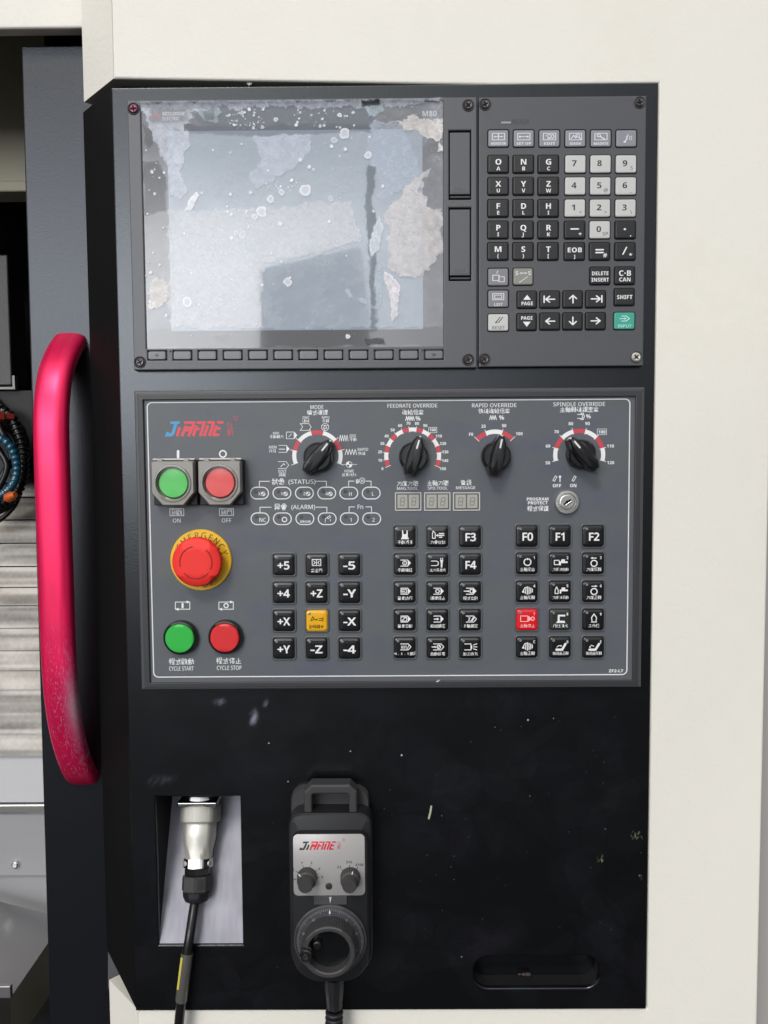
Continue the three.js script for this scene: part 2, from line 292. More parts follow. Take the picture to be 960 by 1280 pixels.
// ------------------------------------------------------------------ cream machine enclosure
const BX0 = -0.2070, BX1 = 0.2057, BY0 = -0.4377, BY1 = 0.2880, CH = 0.037;     // cabinet front in metres, depth of its corner
const ZD = -0.058;                                                             // door front
const enclosure = thing('machine_enclosure', 'cream painted sheet metal machine enclosure framing the black control cabinet', 'machine enclosure', V3(0.2, -0.55, -0.05));
{
  const XL = BX0 + 0.001, XR = P(956, 850).x, yl = P(143, 98).y, ym = P(620, 106).y;
  const yb = BY0 - 0.0012;
  part('front_panel', plate([[XL, 0.52], [XL, yl], [P(620, 106).x, ym], [BX1 + 0.0012, BY1 + 0.0008], [BX1 + 0.0012, yb], [XL - 0.0005, yb], [XL - 0.0005, -0.56], [XR, -0.56], [XR, 0.52]].reverse(), [], -0.014, 0, 0.0018, 3), M.cream, enclosure);
  const back = V3(0.0075, 0, -0.0075);
  part('corner_panel', prism([V3(XL, yl, 0), V3(XL, 0.52, 0), V3(XL - CH, 0.52, -CH), V3(XL - CH, yl, -CH)], back), M.cream, enclosure);
  part('corner_panel', prism([V3(XL, yb, 0), V3(XL, -0.56, 0), V3(XL - CH, -0.56, -CH), V3(XL - CH, yb, -CH)], back), M.cream, enclosure);
  const zt = -0.042, yt = P(50, 35, zt).y;
  part('header_panel', plate([[-0.75, yt], [XL - CH + 0.004, yt], [XL - CH + 0.004, 0.54], [-0.75, 0.54]], [], zt - 0.0125, zt, 0.002, 3), M.cream, enclosure);
  part('side_gap_panel', box(XR + 0.004, XR + 0.2, -0.56, 0.52, -0.06, -0.02), std({ color: lin(0.32, 0.31, 0.30), roughness: 0.6 }), enclosure);
  // hidden carcass that closes the machine behind its sheets
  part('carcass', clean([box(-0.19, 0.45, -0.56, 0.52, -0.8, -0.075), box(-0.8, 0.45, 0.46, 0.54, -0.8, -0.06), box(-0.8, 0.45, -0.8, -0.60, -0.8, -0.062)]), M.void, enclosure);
  part('gap_bolt', lathe([[0, 0.0015], [0.0022, 0.001], [0.0026, -0.002]], 6), M.nickelDull, enclosure, P(312, 104, -0.004));
}

// ------------------------------------------------------------------ inside of the machine, seen past the door edge
{
  const z = -0.34, xr = P(120, 800, z).x, xl = -0.95;
  const cov = thing('telescopic_way_cover', 'stepped steel way cover of overlapping plates seen past the door edge', 'way cover', P(0, 800, z));
  const steelWay = std({ color: lin(0.27, 0.262, 0.25), roughness: 0.46, metalness: 0.85, map: rep(dataTex(256, (u, v) => { const n = 0.82 + 0.32 * (noise(u * 4, v * 90, 4, 90) - 0.5) + 0.2 * (noise(u * 5, v * 24, 5, 24) - 0.5) + 0.07 * (noise(u * 90, v * 128, 90, 128) - 0.5); return [n, n * 0.985, n * 0.96]; }, true), 0.25, 0.35), bumpMap: rep(brushTex, 0.3), bumpScale: 0.0001 });
  const ys = [566, 596, 622, 650, 679, 708, 734, 757, 785, 813, 838, 862, 890, 917, 944];
  for (let i = 0; i + 1 < ys.length; i++) {
    const a = P(0, ys[i], z), b = P(0, ys[i + 1], z + 0.005), zf = z + i * 0.0042;
    const y0 = P(0, ys[i + 1], zf).y, y1 = P(0, ys[i], zf).y;
    part('slat', prism([V3(xl, y0 + 0.001, zf + 0.0045), V3(xr, y0 + 0.001, zf + 0.0045), V3(xr, y1 - 0.0011, zf - 0.0022), V3(xl, y1 - 0.0011, zf - 0.0022)], V3(0, 0, -0.02)), steelWay, cov);
  }
  const zs = -0.27, sheet = std({ color: lin(0.33, 0.33, 0.345), roughness: 0.55, metalness: 0.35, bumpMap: rep(brushTex, 0.4), bumpScale: 0.00008 });
  const apron = thing('steel_apron', 'smooth steel apron plate with one bolt below the way cover', 'metal plate', P(0, 1050, zs));
  const xs = P(110, 1000, zs).x;
  part('upper_sheet', prism([V3(xl, P(0, 1003, zs).y, zs), V3(xs, P(0, 1003, zs).y, zs), V3(xs, P(0, 944, zs).y, zs - 0.02), V3(xl, P(0, 944, zs).y, zs - 0.02)], V3(0, 0, -0.004)), sheet, apron);
  part('folded_edge', box(xl, xs, P(0, 1016, zs).y, P(0, 1004, zs).y, zs - 0.004, zs + 0.004, 0.002), M.steel, apron);
  part('lower_sheet', box(xl, xs, P(0, 1094, zs).y, P(0, 1017, zs).y, zs - 0.004, zs), sheet, apron);
  part('skirt_sheet', box(xl, xs, P(0, 1190, zs).y, P(0, 1094, zs).y, zs - 0.012, zs - 0.006), sheet, apron);
  part('bolt', lathe([[0, 0.004], [0.0025, 0.004], [0.004, 0.003], [0.0052, 0]], 18), M.chrome, apron, P(20, 1080, zs));
  const tray = thing('chip_tray', 'grey slanted sheet metal chip tray at the foot of the opening', 'tray', P(10, 1200, -0.2));
  const za = -0.255, zb = -0.13, trayM = std({ color: lin(0.33, 0.33, 0.34), roughness: 0.38, metalness: 0.85 });
  const tA = P(0, 1127, za), tB = P(60, 1142, za), tC = P(14, 1246, zb), tp = new THREE.Plane().setFromCoplanarPoints(tA, tB, tC);
  const onTray = (px, py) => { const d = P(px, py, 0).sub(camera.position).normalize(); return new THREE.Ray(camera.position.clone(), d).intersectPlane(tp, new THREE.Vector3()); };
  part('tray_top', prism([onTray(-60, 1112), onTray(66, 1143.5), onTray(66, 1170), tC, onTray(-60, 1246)], V3(0, -0.003, -0.003)), trayM, tray);
  part('tray_lip', prism([tC.clone().add(V3(0, -0.0005, 0)), onTray(66, 1170).add(V3(0, -0.0005, 0)), onTray(66, 1170).add(V3(0, -0.06, -0.004)), tC.clone().add(V3(-0.004, -0.06, -0.004))], V3(-0.001, -0.001, -0.006)), M.creamShaded, tray);
  part('tray_bracket', box(P(-60, 1240, zb).x, P(17, 1240, zb).x, P(0, 1243, zb).y, P(0, 1228, zb).y, zb + 0.001, zb + 0.006, 0.001), trayM, tray);
  const base = thing('machine_bed', 'cream machine bed casting behind the chip tray', 'machine bed', P(30, 1300, -0.3));
  part('base_casting', box(-0.95, P(140, 1200, -0.29).x, -0.9, P(0, 1186, -0.29).y, -0.31, -0.285), M.cream, base);
  const zc = -0.22;
  const cover = thing('inner_column_cover', 'shaded cream inner cover under the header beside the door top', 'machine cover', P(10, 150, zc));
  part('cover_panel', box(-0.95, P(60, 200, zc).x, P(0, 226, zc).y, 0.48, zc - 0.02, zc), M.creamShaded, cover);
  part('cover_lip', box(-0.95, P(60, 200, zc).x, P(0, 241, zc).y, P(0, 227, zc).y, zc - 0.03, zc + 0.004, 0.002), M.creamShaded, cover);
  const head = thing('spindle_guard', 'grey steel spindle guard box hanging in the dark opening', 'spindle guard', P(5, 410, -0.3));
  part('guard_panel', box(-0.95, P(12, 400, -0.3).x, P(0, 482, -0.3).y, P(0, 318, -0.3).y, -0.34, -0.3, 0.002), std({ color: lin(0.075, 0.075, 0.07), roughness: 0.5, metalness: 0.5, bumpMap: rep(grainTex, 0.08), bumpScale: 0.0002 }), head);
  part('guard_flange', clean([box(-0.95, P(20, 480, -0.295).x, P(0, 487, -0.295).y, P(0, 484, -0.295).y, -0.3, -0.292), box(P(17, 480, -0.295).x, P(20, 480, -0.295).x, P(0, 484, -0.295).y, P(0, 470, -0.295).y, -0.3, -0.292)]), std({ color: lin(0.2, 0.2, 0.19), roughness: 0.5, metalness: 0.5 }), head);
  const dark = thing('shade_inner_wall', 'inner wall of the machining chamber coloured black for its shade behind the spindle guard', 'inner wall', P(0, 400, -0.6));  // wall coloured black to stand for the shade of the deep chamber
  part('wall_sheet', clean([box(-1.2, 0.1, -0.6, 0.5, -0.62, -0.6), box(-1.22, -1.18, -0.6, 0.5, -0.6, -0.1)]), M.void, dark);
  const hp = [[-60, 560], [-20, 546], [0, 548], [13, 558], [21, 580], [20, 596], [12, 611], [0, 620], [-30, 634]].map(([x, y], i) => P(x, y, -0.26 + 0.004 * Math.sin(i)));
  const hose = thing('coolant_hose', 'blue jointed coolant hose curling beside the way cover', 'hose', P(10, 585, -0.26));
  const hc = new THREE.CatmullRomCurve3(hp), seg = [];
  for (let i = 0; i < 26; i++) { const a = hc.getPointAt((i + 0.5) / 26), t = hc.getTangentAt((i + 0.5) / 26); const g = new THREE.SphereGeometry(0.0052, 14, 10); g.scale(1, 1, 0.95); g.applyQuaternion(new THREE.Quaternion().setFromUnitVectors(V3(0, 0, 1), t)); g.translate(a.x, a.y, a.z); seg.push(g); }
  seg.push(tube(hp, 0.0046, 80, 12));
  part('hose_body', clean(seg), M.hose, hose);
  const hq = [[-40, 512], [8, 516], [24, 545], [30, 578], [27, 602], [14, 624], [-30, 640]].map(([x, y]) => P(x, y, -0.28));
  const hoseB = thing('black_conduit', 'black ribbed conduit looping outside the blue coolant hose', 'conduit', P(28, 585, -0.28));
  const qc = new THREE.CatmullRomCurve3(hq), sq = [];
  for (let i = 0; i < 34; i++) { const a = qc.getPointAt((i + 0.5) / 34), t = qc.getTangentAt((i + 0.5) / 34); const g = new THREE.TorusGeometry(0.0048, 0.0018, 6, 14); g.applyQuaternion(new THREE.Quaternion().setFromUnitVectors(V3(0, 0, 1), t)); g.translate(a.x, a.y, a.z); sq.push(g); }
  sq.push(tube(hq, 0.0048, 80, 10));
  for (const [dx, dy, r] of [[4, 9, 0.0034], [-5, -10, 0.004], [9, -16, 0.003], [-12, 3, 0.0036], [6, 22, 0.003]]) sq.push(tube([[-40, 500], [-6, 520], [12, 548], [18, 580], [12, 604], [2, 622], [-40, 640]].map(([x, y], i) => P(x + dx + 5 * Math.sin(i * 2.1 + dx), y + dy + 4 * Math.cos(i * 1.7 + dy), -0.285 - 0.004 * dx * 0.3)), r, 50, 8));
  part('conduit_body', clean(sq), M.cable, hoseB);
  const backing = thing('dark_hose_backing', 'added dark backing sheet behind the blue and black hoses', 'bracket', P(0, 540, -0.3));  // added dark sheet standing in for the dark area behind the hoses
  part('backing_plate', plate([[-0.7, P(0, 604, -0.3).y], [P(14, 600, -0.3).x, P(0, 604, -0.3).y], [P(40, 560, -0.3).x, P(0, 566, -0.3).y], [P(44, 500, -0.3).x, P(0, 488, -0.3).y], [-0.7, P(0, 488, -0.3).y]], [], -0.306, -0.3, 0.001), M.black, backing);
  const joint = thing('orange_hose_nozzle', 'orange nozzle joint at the lower end of the blue hose', 'nozzle', P(13, 621, -0.25));
  part('nozzle_body', (() => { const g = lathe([[0, 0.008], [0.003, 0.008], [0.0055, 0.002], [0.0055, -0.004], [0.0035, -0.007]], 16); g.rotateY(1.2); g.rotateZ(0.35); return g; })(), M.orange, joint, P(13, 621, -0.25));
  const valve = thing('red_hose_fitting', 'small dark red hose fitting above the blue hose', 'fitting', P(5, 521, -0.27));
  part('fitting_body', (() => { const g = lathe([[0, 0.006], [0.006, 0.006], [0.006, 0], [0.004, -0.001], [0.004, -0.01]], 6); g.rotateY(-1.0); return g; })(), std({ color: lin(0.16, 0.012, 0.006), roughness: 0.4 }), valve, P(5, 521, -0.27));
}

// ------------------------------------------------------------------ sliding door with its red handle
{
  const a = P(26, 57, ZD), b = P(61.5, 1260, ZD);
  const x0 = (a.x + b.x) / 2, xr = BX0 - 0.002, y1 = a.y, y0 = -0.6;
  const door = thing('sliding_door', 'dark grey painted sliding machine door with a red bow handle', 'machine door', V3(x0 + 0.06, y0, ZD));
  part('door_panel', plate([[a.x, y1], [b.x - 0.0003, y0], [xr, y0], [xr, y1]], [], ZD - 0.03, ZD, 0.0015, 3), M.doorPaint, door);
  // handle: flattened bar, swept down the door; cross-section 27 x 15 mm with round edges
  const zb = -0.0165, zh = (s) => ZD + 0.001 + (zb - ZD) * s, pts = [];
  const bar = (py) => P(0, py, zb).y;
  const line = [[416, -0.05], [424, 0.12], [440, 0.40], [462, 0.68], [490, 0.87], [525, 0.975], [570, 1], [650, 1], [730, 1], [800, 0.99], [850, 0.95], [895, 0.83], [935, 0.62], [970, 0.32], [990, 0.08], [996, -0.05]];
  const xc = (P(66, 585, zb).x + P(71.2, 740, zb).x) / 2;
  const curve = new THREE.CatmullRomCurve3(line.map(([py, s]) => V3(xc, bar(py), zh(s))), false, 'centripetal');
  const N = 140, K = 40, pos = [], idx = [], uv = [];
  for (let i = 0; i <= N; i++) {
    const p = curve.getPointAt(i / N), t = curve.getTangentAt(i / N), n = V3(1, 0, 0).cross(t).multiplyScalar(-1).normalize();
    for (let k = 0; k < K; k++) {
      const an = k / K * 2 * Math.PI, c = Math.cos(an), s = Math.sin(an), e = 0.72;
      const u = 0.0136 * Math.sign(c) * Math.pow(Math.abs(c), e), v = 0.0078 * Math.sign(s) * Math.pow(Math.abs(s), e);
      pos.push(p.x + u, p.y + n.y * v, p.z + n.z * v); uv.push(0.5 + 0.5 * c, 1 - i / N);
    }
  }
  for (let i = 0; i < N; i++) for (let k = 0; k < K; k++) { const q = i * K + k, r = i * K + (k + 1) % K; idx.push(q, q + K, r, r, q + K, r + K); }
  const g = new THREE.BufferGeometry(); g.setAttribute('position', new THREE.Float32BufferAttribute(pos, 3)); g.setAttribute('uv', new THREE.Float32BufferAttribute(uv, 2)); g.setIndex(idx); g.computeVertexNormals();
  // worn anodising: pale rubbed patch low on the inner edge, flecks along it
  const n = 512, col = new Uint8Array(256 * n * 4);
  for (let y = 0; y < n; y++) for (let x = 0; x < 256; x++) {
    const u = x / 256, v = y / n, along = 1 - v;     // along 0 top .. 1 bottom
    let w = 0.95 * Math.exp(-Math.pow((along - 0.79) / 0.075, 2)) * smooth(0.50, 0.88, u + 0.12 * (fbm(x * 0.05, y * 0.02) - 0.5));
    const zone = smooth(0.55, 0.74, along) * (1 - smooth(0.95, 1, along));
    const fl = noise(x * 0.55, y * 0.9) * noise(x * 0.21 + 5, y * 0.3 + 9);
    if (zone > 0 && fl > 0.52 - 0.18 * zone * smooth(0.2, 1, u)) w = Math.max(w, 0.7 * zone);
    w = Math.min(1, w * (0.75 + 0.5 * noise(x * 0.4, y * 0.5)));
    const dirt = 0.88 + 0.2 * fbm(x * 0.03, y * 0.02, 3), k = (y * 256 + x) * 4;
    col[k] = Math.min(255, (244 * dirt) * (1 - w) + 215 * w); col[k + 1] = 26 * (1 - w) + 170 * w; col[k + 2] = 92 * dirt * (1 - w) + 185 * w; col[k + 3] = 255;
  }
  const t = new THREE.DataTexture(col, 256, n); t.colorSpace = THREE.SRGBColorSpace; t.magFilter = THREE.LinearFilter; t.needsUpdate = true;
  part('handle', g, phys({ map: t, roughness: 0.38, metalness: 0.55, clearcoat: 0.2, clearcoatRoughness: 0.3 }), door, null, 'magenta red bow handle rubbed pale near its lower bend');
}

// ------------------------------------------------------------------ black control cabinet
const ZF = 0.003;
const cabinet = thing('control_cabinet', 'black textured control cabinet with screen and key panels on its front', 'control cabinet', V3(0, BY0, -0.03));
{
  const w = BX1 - BX0, h = BY1 - BY0, [c, g] = canvas(1024, 1800, '#040406');
  const X = (px, py) => { const p = P(px, py, ZF); return [(p.x - BX0) / w * 1024, (BY1 - p.y) / h * 1800]; };
  const k = 1024 / w * U;
  for (let i = 0; i < 1500; i++) { const x = rnd() * 1024, y = 1800 * Math.pow(rnd(), 0.6); g.fillStyle = `rgba(190,190,185,${0.03 + 0.16 * Math.pow(rnd(), 5)})`; circ(g, x, y, rr(0.6, 1.6)); }
  for (let i = 0; i < 420; i++) { const a = rnd() * 1024, b = rr(700, 1800); g.fillStyle = `rgba(70,76,95,${rr(0.01, 0.05)})`; g.beginPath(); g.ellipse(a, b, rr(10, 90), rr(10, 60), rr(-1, 1), 0, 7); g.fill(); }
  for (let i = 0; i < 55; i++) { const [x, y] = X(rr(470, 806), rr(880, 1250)); g.fillStyle = `rgba(200,205,190,${rr(0.15, 0.6)})`; circ(g, x, y, rr(0.6, 1.4)); }
  const smear = (px, py, lx, ly, n, a) => { for (let i = 0; i < n; i++) { const [x, y] = X(px + rr(-lx, lx) * rr(0.3, 1), py + rr(-ly, ly) * rr(0.3, 1)); g.fillStyle = `rgba(150,152,168,${a * 0.35 * rnd()})`; g.beginPath(); g.ellipse(x, y, rr(1.5, 5), rr(4, 12), rr(0.1, 0.9), 0, 7); g.fill(); } };
  smear(317, 897, 5, 12, 120, 0.2); smear(275, 877, 11, 3, 50, 0.16); smear(332, 879, 4, 4, 30, 0.16); smear(200, 975, 24, 8, 90, 0.13); smear(450, 910, 60, 20, 90, 0.06); smear(590, 880, 110, 14, 110, 0.05); smear(240, 930, 60, 30, 90, 0.05);
  g.strokeStyle = 'rgba(205,205,180,0.85)'; g.lineCap = 'round'; let q = [[539, 1008], [538, 1015], [536, 1023]].map(([a, b]) => X(a, b)); line(g, 4, ...q);
  for (const [px, py, s, n] of [[796, 1042, 6, 16], [750, 1074, 3.4, 9], [801, 1094, 3, 5]]) for (let i = 0; i < n; i++) { const [x, y] = X(px + rr(-s, s), py + rr(-s, s)); g.strokeStyle = `rgba(160,164,128,${rr(0.2, 0.6)})`; line(g, rr(1, 2.4), [x, y], [x + rr(-4, 4), y + rr(-7, 7)]); }
  for (const [px, py] of [[336, 929], [502, 944], [438, 939], [692, 898], [660, 900], [360, 977], [577, 1196]]) { const [x, y] = X(px, py); g.fillStyle = 'rgba(225,225,215,0.8)'; circ(g, x, y, rr(1.2, 2.1)); }
  // grime along the bright sheet edge
  const t = canvasTex(c); t.repeat.set(1 / w, 1 / h); t.offset.set(-BX0 / w, -BY0 / h);
  const m = M.paint.clone(); m.map = t; m.color.setRGB(1, 1, 1);
  const rec = [[195, 996], [301, 996], [302.5, 1181], [198, 1181]].map(([a, b]) => { const p = P(a, b, ZF); return [p.x, p.y]; });
  const rx0 = (rec[0][0] + rec[3][0]) / 2, rx1 = (rec[1][0] + rec[2][0]) / 2, ry1 = rec[0][1], ry0 = rec[2][1];
  const sa = P(592, 1195, ZF), sb = P(749, 1235, ZF), slot = rrect(sb.x - sa.x, sa.y - sb.y, 0.0118, 8, (sa.x + sb.x) / 2, (sa.y + sb.y) / 2);
  part('front_panel', plate([[BX0, BY0], [BX1, BY0], [BX1, BY1], [BX0, BY1]], [[[rx0, ry0], [rx0, ry1], [rx1, ry1], [rx1, ry0]], slot.slice().reverse()], -0.002, ZF, 0.0012, 3), m, cabinet);
  const ytip = P(135.5, 1187, -CH).y;
  part('corner_panel', prism([V3(BX0 + 0.0006, BY1, ZF - 0.0012), V3(BX0 + 0.0006, BY0, ZF - 0.0012), V3(BX0 - CH, ytip, -CH), V3(BX0 - CH, BY1, -CH)], V3(0.006, 0, -0.006)), M.paintMatte, cabinet);
  part('side_panel', prism([V3(BX0 - CH, BY1, -CH - 0.0005), V3(BX0 - CH, ytip, -CH - 0.0005), V3(BX0 - CH, ytip, -0.055), V3(BX0 - CH, BY1, -0.055)], V3(0.003, 0, 0)), M.paint, cabinet);
  part('top_panel', prism([V3(BX0 + 0.002, BY1 - 0.002, -0.0025), V3(BX1, BY1 - 0.002, -0.0025), V3(BX1, BY1 - 0.002, -0.014), V3(BX0 - 0.010, BY1 - 0.002, -0.014)], V3(0, -0.002, 0)), M.black, cabinet);
  part('rear_flange', prism([P(135, 1190, -CH - 0.012), P(135, 1236, -CH - 0.012), P(165, 1248, -CH - 0.012), P(165, 1230, -CH - 0.012)], V3(0, 0, -0.003)), M.unit, cabinet);
  // connector recess: side walls and ceiling, slanted bright back sheet
  const zt = -0.056, e = 0.0004;
  part('recess_wall', clean([box(rx0 - 0.003, rx0 - e, ry0, ry1, zt, -0.0022), box(rx1 + e, rx1 + 0.003, ry0, ry1, zt, -0.0022), box(rx0 - 0.003, rx1 + 0.003, ry1 + e, ry1 + 0.003, zt, -0.0022)]), M.void, cabinet);
  part('recess_plate', prism([V3(rx0 - e, ry0 + 0.0006, 0.0016), V3(rx1 + e, ry0 + 0.0006, 0.0016), V3(rx1 + e, ry1 + 0.003, zt), V3(rx0 - e, ry1 + 0.003, zt)], V3(0, -0.003, -0.002)),
    std({ color: lin(0.30, 0.30, 0.35), roughness: 0.45, metalness: 0.2, map: rep(dataTex(256, (u, v) => { const n = 0.9 + 0.07 * (noise(u * 60, v * 14, 60, 14) - 0.5) + 0.12 * (noise(u * 14, v * 12, 14, 12) - 0.5); return [n, n, n]; }, true), 0.12), bumpMap: rep(grainTex, 0.04), bumpScale: 0.00006 }), cabinet, null, 'pale scuffed metal back sheet of the connector recess');
  const sw = sb.x - sa.x + 0.003, sh = sa.y - sb.y + 0.003, so = rrect(sw, sh, 0.013, 8), si = rrect(sw - 0.002, sh - 0.002, 0.012, 8);
  const sg = clean([rings([[so, -0.0135], [so, 0]], false)]); sg.scale(1, 1, 1);
  const pos = V3((sa.x + sb.x) / 2, (sa.y + sb.y) / 2, -0.0022);
  part('grip_slot', sg, M.black, cabinet, pos);
  part('slot_floor', pad(sw, sh, 0.013, [[0, -0.016], [0, -0.0136]], 8), M.paint, cabinet, pos);
  part('slot_debris', clean([0, 1, 2].map((i) => { const g = new THREE.IcosahedronGeometry(0.0010 + 0.0004 * i, 0); g.scale(1.6, 0.9, 1); g.translate(-0.011 + i * 0.0035, -sh / 2 + 0.0028, -0.010); return planar(g).toNonIndexed(); })), std({ color: lin(0.05, 0.035, 0.035), roughness: 0.8 }), cabinet, pos);
}

// ------------------------------------------------------------------ screw used on both upper units
const screwGeo = clean([lathe([[0, 0.0006], [0.0015, 0.0007], [0.0026, 0.0011], [0.0033, 0.0004], [0.0036, 0]], 22)]);
const screwRim = lathe([[0.0036, 0.0002], [0.0041, 0.0005], [0.0046, 0.0002], [0.0047, 0]], 24);
const crossGeo = clean([box(-0.0021, 0.0021, -0.00042, 0.00042, 0.0006, 0.00125), box(-0.00042, 0.00042, -0.0021, 0.0021, 0.0006, 0.00124)]);
function screw(parent, px, py, z, turn, mat = M.screwDark) {
  const p = P(px, py, z), s = part('screw', screwGeo, mat, parent, p);
  part('screw_seat', screwRim, M.unitDark, s, p); const c = part('cross_recess', crossGeo, M.void, s, p); c.rotation.z = turn; return s;
}

// ------------------------------------------------------------------ display unit
const ZU = 0.0095;
{
  const q = (px, py, z = ZU) => { const p = P(px, py, z); return [p.x, p.y]; };
  const tl = q(158, 126.5), br = q(597, 459.5), x0 = (tl[0] + q(168, 463)[0]) / 2, x1 = br[0] - 0.0006, y0 = q(400, 461)[1], y1 = q(400, 123)[1];
  const unit = thing('display_unit', 'grey display unit with a large screen under peeling protective film', 'display unit', V3((x0 + x1) / 2, y0, ZF));
  const wx0 = (q(175.5, 130)[0] + q(183, 436)[0]) / 2, wx1 = (q(553.5, 125)[0] + q(555, 433)[0]) / 2, wy1 = q(365, 127.5)[1], wy0 = q(370, 434.5)[1];
  const cov = [[561, 589, 163, 249.5], [561, 589, 259.5, 351]].map(([a, b, c, d]) => [q(a, c)[0], q(b, c)[0], q(a, d)[1], q(a, c)[1]]);
  const keys = [196.4, 228, 259.4, 291, 322.5, 354, 385.5, 417, 448.3, 480, 511.3, 542.5].map((x, i) => P(x, 444.4 - i * 0.08, ZU));
  const kw = 22.5 * U * 0.985, kh = 11 * U * 0.985;
  const rect = (a, b, c, d) => [[a, c], [a, d], [b, d], [b, c]];
  part('bezel', plate([[x0, y0], [x1, y0], [x1, y1], [x0, y1]], [rect(wx0, wx1, wy0, wy1), ...cov.map((c) => rect(...c)), ...keys.map((k) => rect(k.x - kw / 2 - 0.0003, k.x + kw / 2 + 0.0003, k.y - kh / 2 - 0.0003, k.y + kh / 2 + 0.0003))], ZF, ZU, 0.0008, 2), M.unit, unit);
  part('key_bed', box(x0 + 0.003, x1 - 0.003, y0 + 0.002, y1 - 0.002, ZF + 0.0005, ZF + 0.0015), M.void, unit);
  const capG = pad(kw, kh, 0.0016, [[0, 0], [0, 0.0046], [0.0006, 0.0056], [0.0018, 0.0060]], 3), capM = std({ color: lin(0.15, 0.153, 0.165), roughness: 0.36 });
  keys.forEach((k, i) => { const kk = part('soft_key', capG, capM, unit, V3(k.x, k.y, ZF + 0.0016)); if (i === 0 || i === 11) part('arrow_mark', (() => { const s = i ? -1 : 1; const g = plate([[-0.002 * s, 0], [0.0012 * s, 0.0014], [0.0012 * s, -0.0014]].sort((a, b) => 0), [], 0, 0.0002); return g; })(), M.frame, kk, V3(k.x, k.y, ZF + 0.0076)); });
  for (const [px, py] of [[213, 439.2], [372, 438.6], [528, 438]]) part('index_dot', lathe([[0.0006, 0.0002], [0, 0.0002]], 10), M.void, unit, P(px, py, ZU));
  for (const [a, b, c, d] of cov) {
    const o = part('card_slot_cover', plate([[a + 0.0008, c + 0.004], [b - 0.0008, c + 0.004], [b - 0.0008, d - 0.0012], [a + 0.0008, d - 0.0012]], [], ZF + 0.002, ZU - 0.0006, 0.0006), M.unit, unit);
    part('cover_lip', box(a + 0.0008, b - 0.0008, c + 0.0008, c + 0.0024, ZF + 0.002, ZU + 0.0006, 0.0004), M.unitDark, o);
    const [cv, g] = canvas(256, 96, null); g.fillStyle = '#55575d'; g.fillRect(0, 0, 256, 96); g.fillStyle = '#2e2f33'; say(g, 'PULL', 128, 50, 70, false, 190); 
    const t = canvasTex(cv); part('pull_lettering', uvRect(new THREE.PlaneGeometry(0.0115, 0.0042), 0.0115, 0.0042), std({ map: t, roughness: 0.5 }), o, V3((a + b) / 2, c + 0.0078, ZU - 0.0004));
  }
  for (const [px, py, t] of [[167, 136, 0.1], [585.3, 131.8, 0.7], [585.3, 449.7, 0.3], [175, 452.7, 0.5]]) screw(unit, px, py, ZU, t, px === 167 ? std({ color: lin(0.14, 0.05, 0.08), roughness: 0.35, metalness: 0.8 }) : M.screwDark);
  // screen: dark glass, LCD field a shade lighter, printed marks; film above it
  const w = wx1 - wx0, h = wy1 - wy0, CW = 1280, CHh = Math.round(1280 * h / w);
  const [c, g] = canvas(CW, CHh, '#6a6b6e');
  const X = (px, py) => { const p = P(px, py, ZU); return [(p.x - wx0) / w * CW, (wy1 - p.y) / h * CHh]; };
  const a0 = X(208, 163), a1 = X(529, 411);
  g.fillStyle = '#9aa5b0'; g.fillRect(a0[0], a0[1], a1[0] - a0[0], a1[1] - a0[1]);
  const k = CW / (w / U) ;
  { const [x, y] = X(195, 144); g.fillStyle = '#b8404a'; const r = 5.2 * k; for (const an of [-90, 30, 150]) { const t = an * Math.PI / 180, d = (u, v) => [x + r * (u * Math.cos(t) - v * Math.sin(t)), y + r * (u * Math.sin(t) + v * Math.cos(t))]; poly(g, d(0, 0), d(0.55, 0.32), d(1.1, 0), d(0.55, -0.32)); }
    g.fillStyle = '#c4c6cc'; say(g, 'MITSUBISHI', X(202, 141)[0], X(202, 141)[1], 6 * k, true, 27 * k, 'left'); say(g, 'ELECTRIC', X(202, 147)[0], X(202, 147)[1], 6 * k, true, 21 * k, 'left');
    const [mx, my] = X(537, 140.5); say(g, 'M80', mx, my, 9 * k, true); }
  const scr = part('screen', box(wx0 + 0.0002, wx1 - 0.0002, wy0 + 0.0002, wy1 - 0.0002, ZF + 0.0016, ZU - 0.0016), (() => { const t = canvasTex(c); t.repeat.set(1 / w, 1 / h); t.offset.set(-wx0 / w, -wy0 / h); return phys({ map: t, roughness: 0.06, ior: 1.45, clearcoat: 0.6, clearcoatRoughness: 0.02 }); })(), unit, null, 'glossy grey screen glass reflecting the sky');
  // film: alpha from torn-edged fields, bubbles, dust and painted reflections
  const FW = 800, FH = Math.round(800 * h / w), fx0 = wx0 - 0.0004, fx1 = wx1 - 0.0002, fy0 = wy0 + 0.0003, fy1 = wy1 + 0.0012;
  const fc = new Uint8Array(FW * FH * 4), fa = new Uint8Array(FW * FH * 4);
  const polyIn = (pts, x, y) => { let s = false, dm = 1e9; for (let i = 0, j = pts.length - 1; i < pts.length; j = i++) { const [xi, yi] = pts[i], [xj, yj] = pts[j]; if (yi > y !== yj > y && x < (xj - xi) * (y - yi) / (yj - yi) + xi) s = !s; const dx = xj - xi, dy = yj - yi, t = Math.max(0, Math.min(1, ((x - xi) * dx + (y - yi) * dy) / (dx * dx + dy * dy))); dm = Math.min(dm, Math.hypot(x - xi - t * dx, y - yi - t * dy)); } return s ? dm : -dm; };
